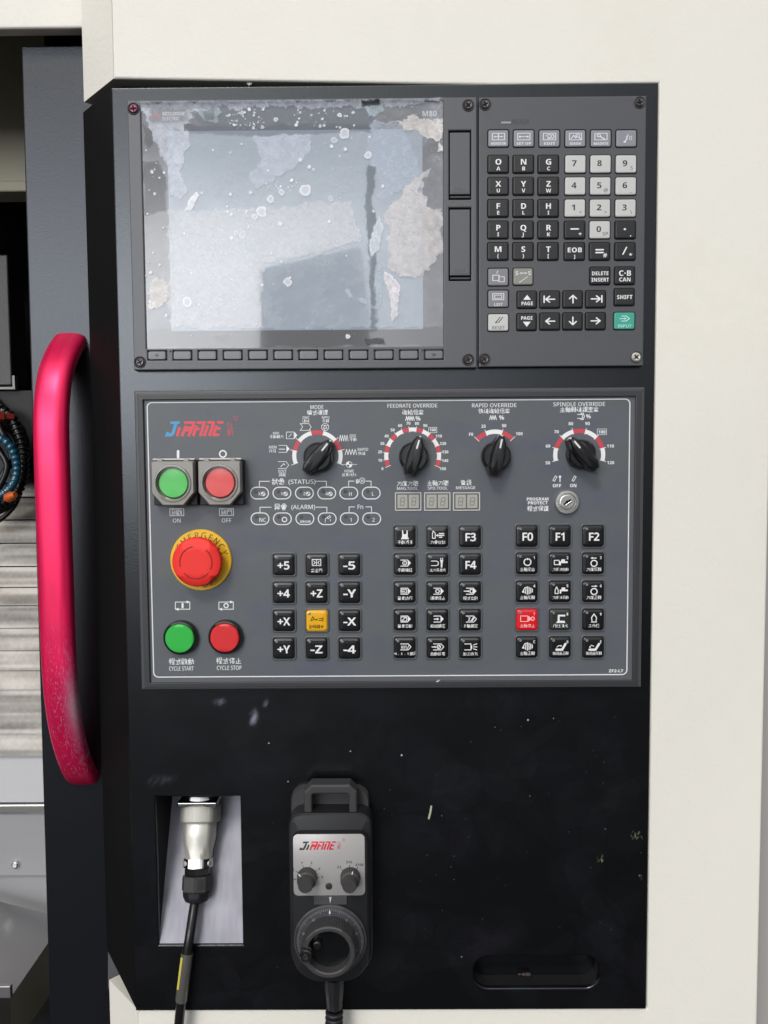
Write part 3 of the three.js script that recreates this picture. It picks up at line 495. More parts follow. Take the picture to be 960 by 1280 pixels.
  const patches = [ // outline in reference pixels, opacity, tint
    [[[178, 128], [262, 129], [258, 140], [236, 150], [236, 176], [224, 205], [233, 236], [224, 247], [214, 240], [206, 205], [196, 178], [184, 165]], 0.6, [216, 222, 236]],
    [[[329, 158], [345, 134], [372, 136], [396, 150], [392, 178], [372, 205], [352, 220], [328, 234], [313, 226], [326, 196], [318, 176]], 0.5, [212, 220, 236]],
    [[[246, 237], [249, 243], [238, 262], [226, 275], [214, 276], [228, 262], [238, 244]], 0.9, [228, 232, 240]],
    [[[498, 152], [520, 148], [552, 156], [552, 190], [540, 178], [520, 166], [500, 168]], 0.7, [226, 221, 219]],
    [[[464, 150], [500, 156], [520, 190], [528, 218], [500, 240], [478, 258], [474, 230], [466, 210], [458, 190]], 0.4, [204, 214, 232]],
    [[[541, 210], [524, 222], [510, 236], [492, 256], [480, 268], [486, 300], [484, 330], [500, 346], [524, 350], [553, 318], [553, 262], [530, 262], [538, 246], [524, 240]], 0.66, [224, 220, 221]],
    [[[480, 338], [492, 346], [502, 360], [498, 396], [490, 406], [488, 378], [484, 358]], 0.85, [222, 220, 226]],
    [[[184, 348], [196, 345], [207, 356], [206, 376], [194, 384], [184, 382]], 0.8, [214, 210, 206]],
    [[[178, 200], [196, 200], [206, 222], [207, 262], [178, 268]], -0.35, [60, 62, 68]],
    [[[176, 268], [208, 268], [208, 340], [178, 345]], 0.14, [150, 148, 150]],
    [[[183, 412], [555, 412], [555, 434], [183, 434]], -0.12, [84, 84, 86]],
    [[[458, 206], [469, 210], [466, 252], [474, 300], [468, 340], [474, 412], [464, 414], [462, 330], [458, 268]], -0.6, [104, 114, 124]],
    [[[474, 268], [479, 285], [474, 312], [464, 322], [462, 300]], 0.85, [212, 222, 232]], [[[474, 330], [480, 350], [474, 408], [468, 400], [470, 360]], 0.6, [186, 204, 216]],
    [[[286, 138], [306, 140], [322, 150], [328, 142], [326, 158], [300, 158], [290, 150]], -0.85, [58, 62, 70]], [[[371, 136], [396, 134], [412, 142], [438, 138], [442, 156], [412, 160], [382, 158]], -0.85, [54, 58, 66]],
    [[[240, 140], [254, 158], [462, 158], [470, 146], [440, 130], [260, 130]], 0.16, [150, 164, 190]], [[[176, 152], [186, 160], [190, 176], [184, 184], [178, 176]], -0.8, [70, 74, 80]],
    [[[178, 127], [470, 126], [552, 126], [552, 133], [440, 134], [300, 137], [262, 134], [178, 138]], 0.5, [206, 212, 226]],
    [[[247, 134], [274, 134], [276, 140], [270, 150], [254, 150], [247, 142]], 0.75, [150, 164, 176]], [[[256, 137], [268, 137], [266, 147], [258, 147]], -0.7, [100, 112, 122]],
    [[[455, 132], [477, 132], [479, 142], [470, 150], [460, 148]], 0.7, [168, 184, 194]], [[[452, 128], [476, 128], [476, 133], [454, 133]], -0.9, [22, 26, 34]],
    [[[456, 424], [480, 424], [480, 432], [458, 432]], -0.9, [24, 28, 36]], [[[262, 418], [284, 418], [284, 428], [262, 428]], 0.25, [150, 150, 150]],
    [[[300, 346], [316, 339], [420, 306], [420, 312], [330, 338], [326, 410], [318, 410], [319, 350]], 0.05, [150, 160, 168]],  // edge of the reflected block drawn into the film
    [[[426, 362], [452, 374], [470, 384], [468, 388], [448, 378], [428, 366]], 0.45, [212, 218, 226]],
    [[[232, 156], [460, 156], [466, 166], [300, 170], [230, 164]], -0.3, [92, 106, 128]],
    [[[210, 262], [300, 262], [440, 252], [452, 300], [420, 308], [330, 330], [324, 410], [210, 410]], 0.42, [236, 235, 238]],  // bright reflected ground put into the film tint
  ];
  const bub = []; for (let i = 0; i < 240; i++) { const t = rnd(), a = rnd() < 0.55; let x, y; if (a) { x = 235 + 190 * t + rr(-22, 22); y = 305 - 130 * t + rr(-26, 26) + 20 * rnd(); } else if (rnd() < 0.4) { x = rr(178, 206); y = rr(180, 400); } else { x = rr(210, 540); y = rr(170, 420); } bub.push([x, y, 0.5 + 2.3 * Math.pow(rnd(), 4), rr(0.5, 1)]); }
  for (let i = 0; i < 150; i++) { const a = rnd() < 0.5; bub.push([a ? rr(284, 332) : rr(366, 444), rr(134, 162), 0.5 + 2.2 * Math.pow(rnd(), 3), rr(0.45, 0.9)]); } for (let i = 0; i < 260; i++) bub.push([rr(180, 552), rr(130, 430), rr(0.3, 0.75), rr(0.3, 0.8)]);
  bub.push([382, 237, 7.5, 0.8], [358, 352, 5.5, 0.75], [414, 248, 4, 0.6], [326, 264, 7, 0.85], [318, 270, 4, 0.8], [338, 248, 5, 0.8], [352, 240, 4, 0.75], [302, 292, 5, 0.7], [294, 290, 3.5, 0.7], [230, 377, 6.5, 0.85], [434, 422, 3.5, 0.9], [461, 195, 5, 0.8], [432, 168, 7, 0.7], [419, 176, 4, 0.6], [346, 150, 3.4, 0.7], [426, 145, 3.2, 0.8]);
  for (const p of patches) { const xs = p[0].map((q) => q[0]), ys = p[0].map((q) => q[1]); p.push([Math.min(...xs) - 9, Math.max(...xs) + 9, Math.min(...ys) - 9, Math.max(...ys) + 9]); }
  for (let y = 0; y < FH; y++) for (let x = 0; x < FW; x++) {
    const mx = fx0 + (x + 0.5) / FW * (fx1 - fx0), my = fy0 + (y + 0.5) / FH * (fy1 - fy0);
    const px = 175.5 + 3.5 * (1 - y / FH) + (x / FW) * (378.5 - 1.5 * (1 - y / FH)), py = 127 + (1 - y / FH) * 308;
    const wx = px + 7 * (fbm(px * 0.06, py * 0.06, 4) - 0.5) + 2 * (noise(px * 0.4, py * 0.4) - 0.5), wy = py + 7 * (fbm(px * 0.06 + 50, py * 0.06, 4) - 0.5) + 2 * (noise(px * 0.4 + 9, py * 0.4) - 0.5);
    let r = 196, gg = 202, b = 214, a = 0.04 + 0.30 * Math.pow(fbm(px * 0.07, py * 0.09, 5), 1.6) + 0.22 * smooth(0.5, 0.72, fbm(px * 0.035 + 9, py * 0.035, 4)) * fbm(px * 0.25, py * 0.25, 3) + 0.10 * smooth(0.58, 0.8, noise(px * 0.9 + 3, py * 0.9)) * fbm(px * 0.03, py * 0.03, 3);
    for (const [pts, op, tint, bb] of patches) { if (px < bb[0] || px > bb[1] || py < bb[2] || py > bb[3]) continue; const hard = op < 0 || op >= 0.84, d = polyIn(pts, wx, wy) + (hard ? 0 : 13 * (fbm(px * 0.11 + 20, py * 0.11, 5) - 0.5)); if (d > -3) { const s = hard ? smooth(-1.5, 1.2, d) : smooth(-3, 2.5, d), tex = 0.55 + 0.65 * fbm(px * 0.15, py * 0.15, 5) + 0.3 * (noise(px * 0.22 + py * 0.16, py * 0.8 - px * 0.55) - 0.5) * noise(px * 0.05, py * 0.05 + 31) + 0.2 * (noise(px * 0.8, py * 0.8) - 0.5), o = Math.abs(op) * s * (op > 0 ? tex : 1); r += (tint[0] - r) * s; gg += (tint[1] - gg) * s; b += (tint[2] - b) * s; a = Math.max(o, a * (1 - s) + o * s); if (op > 0.3 && d < 1.8 && d > -0.5) a = Math.min(1, a + 0.22 * noise(px * 0.08, py * 0.08 + 7)); } }
    a *= 1 - 0.6 * smooth(182, 192, px) * (1 - smooth(228, 240, px)) * smooth(132, 138, py) * (1 - smooth(149, 156, py));
    const k = (y * FW + x) * 4; fc[k] = r; fc[k + 1] = gg; fc[k + 2] = b; fc[k + 3] = 255; fa[k] = fa[k + 1] = fa[k + 2] = 255 * Math.min(1, a); fa[k + 3] = 255;
  }
  for (const [bx, by, br, bo] of bub) {
    const cy = (by - 127) / 308 * FH, sx = FW / 378, cx = (bx - 177) * sx, R1 = (br + 1) * sx * 1.2;
    for (let y = Math.max(0, Math.floor(FH - cy - R1)); y < Math.min(FH, FH - cy + R1); y++) for (let x = Math.max(0, Math.floor(cx - R1)); x < Math.min(FW, cx + R1); x++) {
      const dx = (x - cx) / sx, dy = (y - (FH - cy)) / sx, an = Math.atan2(dy, dx), R = br * (0.75 + 0.4 * noise(an * 1.3 + bx, by)), d = Math.hypot(dx, dy), q = 1 - smooth(R - 0.6, R + 0.35, d), rim = br > 3 ? 0.75 + 0.35 * smooth(0.3 * R, R, d) : 1, k = (y * FW + x) * 4;
      if (q <= 0) continue; fc[k] += (228 - fc[k]) * q; fc[k + 1] += (231 - fc[k + 1]) * q; fc[k + 2] += (238 - fc[k + 2]) * q; const al = fa[k] + (255 * Math.min(1, bo * rim) - fa[k]) * q; fa[k] = fa[k + 1] = fa[k + 2] = al;
    }
  }
  const tex = (d, s) => { const t = new THREE.DataTexture(d, FW, FH); t.magFilter = THREE.LinearFilter; t.minFilter = THREE.LinearFilter; if (s) t.colorSpace = THREE.SRGBColorSpace; t.needsUpdate = true; return t; };
  const NX = 60, NY = 48, fg = new THREE.PlaneGeometry(fx1 - fx0, fy1 - fy0, NX, NY), fp = fg.attributes.position;
  for (let i = 0; i < fp.count; i++) { const x = fp.getX(i) / (fx1 - fx0) + 0.5, y = fp.getY(i) / (fy1 - fy0) + 0.5; let z = 0.0009 * fbm(x * 9, y * 8, 3) * smooth(0.6, 0.9, x) + 0.0003 * noise(x * 14, y * 14); z += 0.0022 * smooth(0.95, 1, x) * smooth(0.5, 1, y) + 0.0018 * smooth(0.97, 1, y); fp.setZ(i, z); }
  fg.computeVertexNormals();
  part('protective_film', fg, phys({ map: tex(fc, true), alphaMap: tex(fa, false), transparent: true, roughness: 0.3, side: THREE.DoubleSide, clearcoat: 0.4, clearcoatRoughness: 0.15, bumpMap: rep(peelTex, 0.2), bumpScale: 0.0001 }), scr, V3((fx0 + fx1) / 2, (fy0 + fy1) / 2, ZU - 0.0011), 'clear film with whitish torn patches, air bubbles and painted reflections');
}

// ------------------------------------------------------------------ keyboard unit
{
  const q = (px, py, z = ZU) => { const p = P(px, py, z); return [p.x, p.y]; };
  const x0 = q(598, 200)[0] + 0.0004, x1 = (q(808, 119)[0] + q(804.5, 457)[0]) / 2, y1 = q(700, 120.5)[1], y0 = q(700, 458)[1];
  const unit = thing('keyboard_unit', 'grey keyboard unit with letter, number and arrow keys beside the screen', 'keyboard', V3((x0 + x1) / 2, y0, ZF));
  const w = x1 - x0, h = y1 - y0, CW = 1024, CHh = Math.round(1024 * h / w), [c, g] = canvas(CW, CHh, '#4b4d51');
  const X = (px, py) => { const p = P(px, py, ZU); return [(p.x - x0) / w * CW, (y1 - p.y) / h * CHh]; }, k = CW / (w / U);
  for (let i = 0; i < 260; i++) { const a = rnd() * CW, b = rnd() * CHh; g.fillStyle = `rgba(${rnd() < 0.5 ? '120,122,128' : '40,41,46'},0.02)`; g.beginPath(); g.ellipse(a, b, rr(20, 110), rr(8, 40), rr(-0.5, 0.5), 0, 7); g.fill(); }
  g.fillStyle = '#25262b'; { const [x, y] = X(651, 152.4); say(g, 'READY', x, y, 8.6 * k, false, 21 * k); }
  const t = canvasTex(c); t.repeat.set(1 / w, 1 / h); t.offset.set(-x0 / w, -y0 / h);
  const m = M.unit.clone(); m.map = t; m.color.setRGB(1, 1, 1);
  const K = []; // [px, py, w, h, kind, main, small]
  const cx = [622.6, 654, 685.2, 719, 750.4, 782.2];
  ['MONITOR', 'SET UP', 'EDIT', 'DIAGN', 'MAINTE', 'F0'].forEach((s, i) => K.push([[622.8, 654.5, 686.6, 719, 750.8, 782.6][i], 173.2, 26, 21, 'menu', s, i]));
  const rows = [[205.5, 'OA', 'NB', 'GC', '7', '8', '9S'], [233, 'XU', 'YV', 'ZW', '4', '5@', '6_'], [260.6, 'FE', 'DL', 'HI', '1<', '2>', '3\\'], [287.6, 'PI', 'QJ', 'RK', '-+', '0S', '.,'], [314.4, 'M(', 'S)', 'T[', 'E]', '=#', '/*']];
  for (const [y, ...s] of rows) s.forEach((t, i) => K.push([cx[i] - (y - 205) * 0.012 * (i > 2 ? 1 : 0.3), y, 26, 22, /^\d/.test(t) ? 'white' : 'dark', t[0] === 'E' ? 'EOB' : t[0], t[0] === '0' ? 'SP' : t[1] || '']));
  K.push([622.6, 346.4, 26, 22, 'grey', 'shapes', ''], [653.6, 346, 25, 21, 'greyWarm', 'swap', ''], [749.6, 345, 25.5, 22, 'dark', 'DELETE', 'INSERT'], [780.4, 344.8, 25.5, 22, 'dark', 'C·B', 'CAN']);
  K.push([622.6, 373.5, 26, 21.5, 'grey', 'list', ''], [780, 371.4, 25.5, 21.5, 'dark', 'SHIFT', '']);
  K.push([658.4, 374.8, 25, 21.5, 'dark', 'pageup', ''], [687, 374.6, 25.5, 21.5, 'dark', 'home', ''], [715.6, 374.4, 25, 21.5, 'dark', 'up', ''], [744.2, 374.2, 25.5, 21.5, 'dark', 'end', '']);
  K.push([622.6, 403.4, 26, 21.5, 'white', 'RESET', ''], [658, 402.6, 25, 21.5, 'dark', 'pagedown', ''], [687, 402, 25.5, 21.5, 'dark', 'left', ''], [715.4, 401.8, 25, 21.5, 'dark', 'down', ''], [744, 401.6, 25.5, 21.5, 'dark', 'right', ''], [780, 401.3, 26.5, 21.5, 'teal', 'INPUT', '']);
  part('faceplate', plate([[x0, y0], [x1, y0], [x1, y1], [x0, y1]], [], ZF, ZU, 0.0008, 2), m, unit);
  // one atlas of key legends, 8 x 8 cells
  const CELL = 160, [ac, a] = canvas(CELL * 8, CELL * 8, '#101012');
  const bg = { menu: '#85878f', white: '#bfc0be', dark: '#17181b', grey: '#7b7c81', greyWarm: '#85857f', teal: '#3d9c8c' };
  const GW = 0.0164, GH = 0.0139, caps = {};
  K.forEach(([px, py, kw, kh, kind, s, sub], i) => {
    const ox = (i % 8) * CELL, oy = Math.floor(i / 8) * CELL; a.save(); a.translate(ox, oy); a.beginPath(); a.rect(0, 0, CELL, CELL); a.clip(); a.fillStyle = bg[kind]; a.fillRect(0, 0, CELL, CELL);
    const ink = kind === 'white' ? '#26272a' : kind === 'menu' ? '#d4d5da' : kind === 'teal' ? '#bfe6dd' : kind.startsWith('grey') ? '#d0d0d0' : '#e4e4e4';
    a.fillStyle = a.strokeStyle = ink; a.lineCap = 'round'; a.lineJoin = 'round'; const c2 = CELL / 2;
    const arrow = (an) => { a.save(); a.translate(c2, c2); a.rotate(an); line(a, 11, [-34, 0], [30, 0]); line(a, 11, [4, -26], [32, 0], [4, 26]); a.restore(); };
    if (kind === 'menu') {
      if (s === 'F0') { line(a, 7, [66, 116], [72, 112]); line(a, 7, [90, 52], [72, 112]); say(a, '10', 96, 80, 48, false); circ(a, 68, 112, 10); }
      else {
        line(a, 6, [36, 38], [124, 38], [124, 96], [36, 96], [36, 38]); a.fillStyle = ink;
        if (s === 'MONITOR') { line(a, 6, [80, 48], [80, 88]); line(a, 6, [50, 68], [110, 68]); poly(a, [80, 42], [72, 54], [88, 54]); poly(a, [44, 68], [58, 60], [58, 76]); poly(a, [116, 68], [102, 60], [102, 76]); }
        if (s === 'SET UP') { line(a, 6, [50, 68], [110, 68]); circ(a, 52, 68, 8); circ(a, 108, 68, 8); }
        if (s === 'EDIT') { a.beginPath(); a.arc(74, 67, 18, -2, 2); a.lineWidth = 7; a.stroke(); a.beginPath(); a.arc(94, 67, 18, -1.4, 1.4); a.stroke(); line(a, 6, [56, 56], [80, 80]); }
        if (s === 'DIAGN') { line(a, 7, [50, 84], [66, 56], [80, 80], [92, 60]); circ(a, 96, 60, 14, 6); line(a, 8, [104, 72], [116, 88]); }
        if (s === 'MAINTE') { circ(a, 64, 58, 12, 7); line(a, 10, [72, 66], [104, 88]); }
        say(a, s, 80, 128, 30, true, s.length > 5 ? 108 : 84);
      }
    } else if (s === 'shapes') { line(a, 6, [76, 30], [70, 50]); line(a, 7, [40, 66], [86, 66], [86, 112], [40, 112], [40, 66]); line(a, 6, [84, 80], [124, 80], [124, 122], [84, 122], [84, 80]); }
    else if (s === 'swap') { say(a, 'S', 32, 52, 50, true); say(a, 'S', 128, 52, 50, true); line(a, 8, [56, 52], [104, 52]); poly(a, [50, 52], [66, 42], [66, 62]); poly(a, [110, 52], [94, 42], [94, 62]); line(a, 6, [56, 130], [112, 84]); circ(a, 54, 132, 5); }
    else if (s === 'list') { line(a, 7, [40, 36], [120, 36], [120, 90], [40, 90], [40, 36]); line(a, 6, [54, 50], [106, 50], [106, 78], [54, 78], [54, 50]); say(a, 'LIST', 80, 132, 34, true, 66); }
    else if (s === 'RESET') { line(a, 6, [60, 84], [92, 36]); line(a, 6, [80, 84], [112, 36]); poly(a, [56, 90], [60, 72], [74, 82]); say(a, 'RESET', 80, 128, 36, false, 96); }
    else if (s === 'INPUT') { line(a, 7, [60, 40], [90, 40], [114, 62], [90, 84], [60, 84]); line(a, 6, [44, 62], [84, 62]); poly(a, [94, 62], [78, 52], [78, 72]); say(a, 'INPUT', 80, 128, 36, false, 100); }
    else if (s === 'pageup') { poly(a, [80, 40], [50, 84], [110, 84]); say(a, 'PAGE', 80, 116, 42, true, 92); }
    else if (s === 'pagedown') { say(a, 'PAGE', 80, 48, 42, true, 92); poly(a, [80, 126], [50, 80], [110, 80]); }
    else if (s === 'up') arrow(-Math.PI / 2); else if (s === 'down') arrow(Math.PI / 2); else if (s === 'left') arrow(Math.PI); else if (s === 'right') arrow(0);
    else if (s === 'home') { arrow(Math.PI); line(a, 11, [36, 52], [36, 108]); } else if (s === 'end') { arrow(0); line(a, 11, [124, 52], [124, 108]); }
    else if (s === 'DELETE' || s === 'C·B') { const big = s === 'C·B'; say(a, s, 80, 62, big ? 62 : 44, true, big ? 96 : 128); say(a, sub, 80, 116, big ? 46 : 44, true, big ? 90 : 132); }
    else if (s === 'SHIFT') say(a, s, 80, 84, 48, true, 118);
    else if (s === 'EOB') { say(a, s, 80, 72, 56, true, 112); say(a, ']', 80, 128, 40, true); }
    else if (kind === 'white') { say(a, s, 70, 78, 68, true); if (sub) say(a, sub, 118, 118, 40, false); }
    else if ('-.=/'.includes(s)) { if (s === '-') line(a, 12, [52, 76], [104, 76]); else if (s === '.') circ(a, 74, 78, 9); else if (s === '=') { line(a, 12, [52, 70], [104, 70]); line(a, 12, [52, 94], [104, 94]); } else line(a, 10, [62, 108], [88, 50]); say(a, sub, 118, 118, 48, true); }
    else { say(a, s, 80, 66, 66, true); say(a, sub, 80, 122, 42, true); }
    a.restore();
  });
  const at = canvasTex(ac), keyM = phys({ map: at, roughness: 0.45, bumpMap: rep(grainTex, 0.6), bumpScale: 0.00002 });
  const names = { RESET: 'white reset key', INPUT: 'teal input key' };
  K.forEach(([px, py, kw, kh, kind, s], i) => {
    const W = (kw - 1.7) * U, H = (kh - 1.5) * U, p = P(px, py, ZU), gk = W.toFixed(5) + H.toFixed(5), low = kind === 'menu' || kind === 'grey';
    const base = caps[gk] ??= [pad(W, H, 0.0013, [[0, 0], [0, 0.0004], [0.0003, 0.0010], [0.0010, 0.0014], [0.0034, 0.0016]], 3, 0.9), rings([[rrect(W + 0.0014, H + 0.0014, 0.0017, 3), 0], [rrect(W + 0.0012, H + 0.0012, 0.0016, 3), 0.0003], [rrect(W - 0.0004, H - 0.0004, 0.001, 3), 0.0001]], false)];
    const g2 = uvRect(base[0].clone(), W * 1.02, H * 1.02, (i % 8) / 8 + 0.004, 1 - (Math.floor(i / 8) + 1) / 8 + 0.004, 0.117, 0.117);
    const o = part('key', g2, keyM, unit, V3(p.x, p.y, ZU + (low ? -0.0006 : 0.0001)), names[s]);
    part('key_well', base[1], M.void, o, V3(p.x, p.y, ZU + 0.0001));
  });
  part('ready_lamp', box(-0.0036, 0.0036, -0.0007, 0.0007, -0.001, 0.0003), std({ color: lin(0.3, 0.3, 0.3), roughness: 0.4 }), unit, P(632.5, 153.4, ZU));
  for (const [px, py, tt, m2] of [[606.4, 130.6, 0.4, 0], [799.4, 128.2, 0.2, 0], [605.5, 449, 0.6, 0], [795.2, 446.3, 0.75, 1]]) screw(unit, px, py, ZU, tt, m2 ? M.nickel : M.screwDark);
}

// ------------------------------------------------------------------ operator panel
const ZP = 0.0085;
const panel = thing('operator_panel', 'dark grey operator panel with knobs, push buttons and three key blocks', 'operator panel', V3(0, -0.175, ZF));
{
  const q = (px, py, z = ZP) => { const p = P(px, py, z); return [p.x, p.y]; };
  const fx0 = (q(168, 488)[0] + q(177.5, 861)[0]) / 2, fx1 = (q(804.5, 485)[0] + q(801.5, 859)[0]) / 2, fy1 = q(480, 486.5)[1], fy0 = q(480, 860)[1];
  const b = 10.5 * U, x0 = fx0 + b, x1 = fx1 - b, y0 = fy0 + 8.5 * U, y1 = fy1 - b;
  part('panel_frame', plate([[fx0, fy0], [fx1, fy0], [fx1, fy1], [fx0, fy1]], [[[x0, y0], [x0, y1], [x1, y1], [x1, y0]]], ZF, ZP + 0.0015, 0.0013, 3), M.frame, panel);
  part('frame_nick', plate([[-0.0018, -0.0007], [-0.0004, -0.0011], [0.0009, -0.0002], [0.0020, 0.0009], [0.0006, 0.0007], [-0.0007, 0.0001]], [], 0, 0.0002), M.offWhite, panel, P(547.5, 851, ZP + 0.0020));
  part('frame_step', plate([[x0 - 0.004, y0 - 0.0035], [x1 + 0.004, y0 - 0.0035], [x1 + 0.004, y1 + 0.004], [x0 - 0.004, y1 + 0.004]], [[[x0 + 0.0004, y0 + 0.0004], [x0 + 0.0004, y1 - 0.0004], [x1 - 0.0004, y1 - 0.0004], [x1 - 0.0004, y0 + 0.0004]]], ZP, ZP + 0.0021, 0.0005, 2), M.unitDark, panel);
  const w = x1 - x0, h = y1 - y0, CW = 2048, CHh = Math.round(2048 * h / w), [c, g] = canvas(CW, CHh, '#565a5c');
  const k = CW / (w / U) / (1 + ZP / (DIST - ZP) * 0), X = (px, py) => { const p = P(px, py, ZP); return [(p.x - x0) / w * CW, (y1 - p.y) / h * CHh]; };
  for (let i = 0; i < 500; i++) { g.fillStyle = `rgba(${rnd() < 0.55 ? '120,122,128' : '40,41,46'},0.014)`; g.beginPath(); g.ellipse(rnd() * CW, rnd() * CHh, rr(30, 190), rr(15, 90), rr(-0.6, 0.6), 0, 7); g.fill(); }
  const INK = '#e4e5e6', RED = '#c2404a';
  g.fillStyle = g.strokeStyle = INK; g.lineCap = 'round'; g.lineJoin = 'round';
  const T = (t, px, py, s, wd = 0, bold = false) => { const [x, y] = X(px, py); g.fillStyle = INK; say(g, t, x, y, s * k, bold, wd * k); };
  const H = (t, px, py, s, wt = 0.11) => { const [x, y] = X(px, py); g.strokeStyle = g.fillStyle = INK; han(g, t, x, y, s * k, wt); };
  const LN = (wd, ...pts) => { g.strokeStyle = INK; line(g, wd * k, ...pts.map(([a, d]) => X(a, d))); };
  // border
  { const [ax, ay] = X(183.6, 503.5), [bx, by] = X(787, 498.5), [dx, dy] = X(784, 843.5), [ex, ey] = X(192.4, 846); const r = 6 * k; const lx = (ax + ex) / 2, rx = (bx + dx) / 2, ty = (ay + by) / 2, yy = (dy + ey) / 2; g.lineWidth = 1.3 * k; g.beginPath(); g.roundRect(lx, ty, rx - lx, yy - ty, r); g.stroke(); }
  { const [x, y] = X(208, 526.5), [xx, yy] = X(276, 545); wordMark(g, x, y, xx - x, yy - y, '#3f93c4', '#d8444e'); g.strokeStyle = g.fillStyle = '#b8454e'; const [hx, hy] = X(287.5, 531.5); han(g, '佳', hx, hy, 7.4 * k, 0.12); const [h2, h3] = X(287.5, 540.5); han(g, '帆', h2, h3, 7.4 * k, 0.12); const [rx, ry] = X(294.5, 522.5); circ(g, rx, ry, 2.6 * k, 0.7 * k); say(g, 'R', rx, ry, 3.6 * k); }
  T('|', 222, 567.3, 0.1); LN(3.2, [222.6, 564], [222.6, 571.4]); { const [x, y] = X(278.6, 567.4); g.strokeStyle = INK; circ(g, x, y, 4 * k, 1.7 * k); }
  for (const [cx, cy, t, e] of [[221, 640.3, '開啟', 'ON'], [283, 640, '關閉', 'OFF']]) { const [x, y] = X(cx, cy); g.strokeStyle = INK; g.lineWidth = 0.9 * k; g.strokeRect(x - 8.6 * k, y - 4.3 * k, 17.2 * k, 8.6 * k); H(t, cx, cy, 6.4, 0.11); T(e, cx, 650.6, 7.2); }
  // dials: ring segments with tick marks
  const ring = (cx, cy, r0, r1, a0, a1, col) => { const [x, y] = X(cx, cy); g.fillStyle = col; g.beginPath(); g.arc(x, y, r1 * k, -a0 * Math.PI / 180, -a1 * Math.PI / 180, a1 > a0); g.arc(x, y, r0 * k, -a1 * Math.PI / 180, -a0 * Math.PI / 180, a1 < a0); g.closePath(); g.fill(); };
  const tick = (cx, cy, r0, r1, a, wd = 0.9) => { const A = a * Math.PI / 180; LN(wd, [cx + r0 * Math.cos(A), cy - r0 * Math.sin(A)], [cx + r1 * Math.cos(A), cy - r1 * Math.sin(A)]); };
  const on = (cx, cy, r, a) => [cx + r * Math.cos(a * Math.PI / 180), cy - r * Math.sin(a * Math.PI / 180)];
  { const cx = 396.8, cy = 569.5, A = [200, 168, 141, 106, 75, 41, 13, -20], cl = [INK, RED, INK, RED, INK, RED, INK]; cl.forEach((q2, i) => ring(cx, cy, 26, 31, A[i], A[i + 1], q2)); A.forEach((a) => tick(cx, cy, 26, 34.5, a, 0.8)); }
  { const cx = 515.8, cy = 570; for (let i = 0; i < 15; i++) { ring(cx, cy, 30, 35, 203 - i * 15.07, 203 - (i + 1) * 15.07, i % 2 ? INK : RED); } for (let i = 0; i <= 15; i++) { const a = 203 - i * 15.07; tick(cx, cy, 30, 37, a, 0.7); const [lx, ly] = on(cx, cy, 41, a); T(String(i * 10), lx, ly, 4.8, 0, true); if (i === 10) { const [x, y] = X(lx, ly); g.strokeStyle = INK; g.lineWidth = 0.6 * k; g.strokeRect(x - 5 * k, y - 3.2 * k, 10 * k, 6.4 * k); } } }
  { const cx = 618.6, cy = 570; [[137, 111, RED], [111, 73, INK], [73, 44, RED]].forEach(([a, d, q2]) => ring(cx, cy, 27, 32.5, a, d, q2)); [137, 111, 73, 44].forEach((a, i) => { tick(cx, cy, 27, 35, a, 0.8); const [lx, ly] = on(cx, cy, 39.5, a); T(['F0', '25', '50', '100'][i], lx + [-1, 0, 0, 2][i], ly, 5.2, 0, true); }); }
  { const cx = 724, cy = 568.6; for (let i = 0; i < 7; i++) ring(cx, cy, 26.8, 32, 194 - i * 29.7, 194 - (i + 1) * 29.7, i % 2 ? RED : INK); for (let i = 0; i <= 7; i++) { const a = 194 - i * 29.7; tick(cx, cy, 26.8, 34.5, a, 0.8); const [lx, ly] = on(cx, cy, 40.5, a); T(String(50 + i * 10), lx, ly, 5.4, 0, true); if (i === 5) { const [x, y] = X(lx, ly); g.strokeStyle = INK; g.lineWidth = 0.6 * k; g.strokeRect(x - 5.6 * k, y - 3.4 * k, 11.2 * k, 6.8 * k); } } }
  T('MODE', 396, 509, 6.2, 17); H('模式選擇', 396.5, 515.6, 6);
  T('FEEDRATE OVERRIDE', 515.3, 507.3, 6.2, 62); H('進給倍率', 516, 515.2, 6.2);
  T('RAPID OVERRIDE', 617.6, 506.6, 6.2, 55.5); H('快速進給倍率', 617.6, 513.6, 6);
  T('SPINDLE OVERRIDE', 724, 505.2, 6.4, 64); H('主軸轉速調整率', 724, 511.8, 6.3);
  const zig = (px, py, n, a, p, wd = 0.9) => { const pts = []; for (let i = 0; i <= n * 2; i++) pts.push([px + i * p / 2, py + (i % 2 ? -a : a)]); LN(wd, ...pts); };
  zig(507, 523, 4, 2.6, 2.7, 1); T('%', 522.5, 523, 7.4, 0, true); zig(612, 522, 3, 2.6, 2.8, 1); T('%', 627, 522, 7.4, 0, true);
  LN(1, [722, 518], [728, 518], [728, 523], [722, 523]); LN(1, [726, 516.6], [729, 516.6], [730.5, 520.5], [729, 524.4], [726, 524.4]); T('%', 735.5, 520.4, 7, 0, true);
  // mode symbols
  T('DNC', 382.5, 521.8, 4, 9); H('連線', 382.3, 526, 4.2); LN(0.7, [375.2, 529.5], [386, 529.5], [389, 533.6], [386, 538], [375.2, 538], [378.4, 533.6], [375.2, 529.5]);
  T('MPG', 407, 521.8, 4, 10); H('手輪', 407, 526, 4.2); { const [x, y] = X(406.4, 533.8); g.strokeStyle = INK; circ(g, x, y, 4.4 * k, 0.7 * k); LN(0.7, [406.4, 531], [408.8, 535.4], [404, 535.4], [406.4, 531]); LN(0.5, [401.6, 532], [411, 532]); }
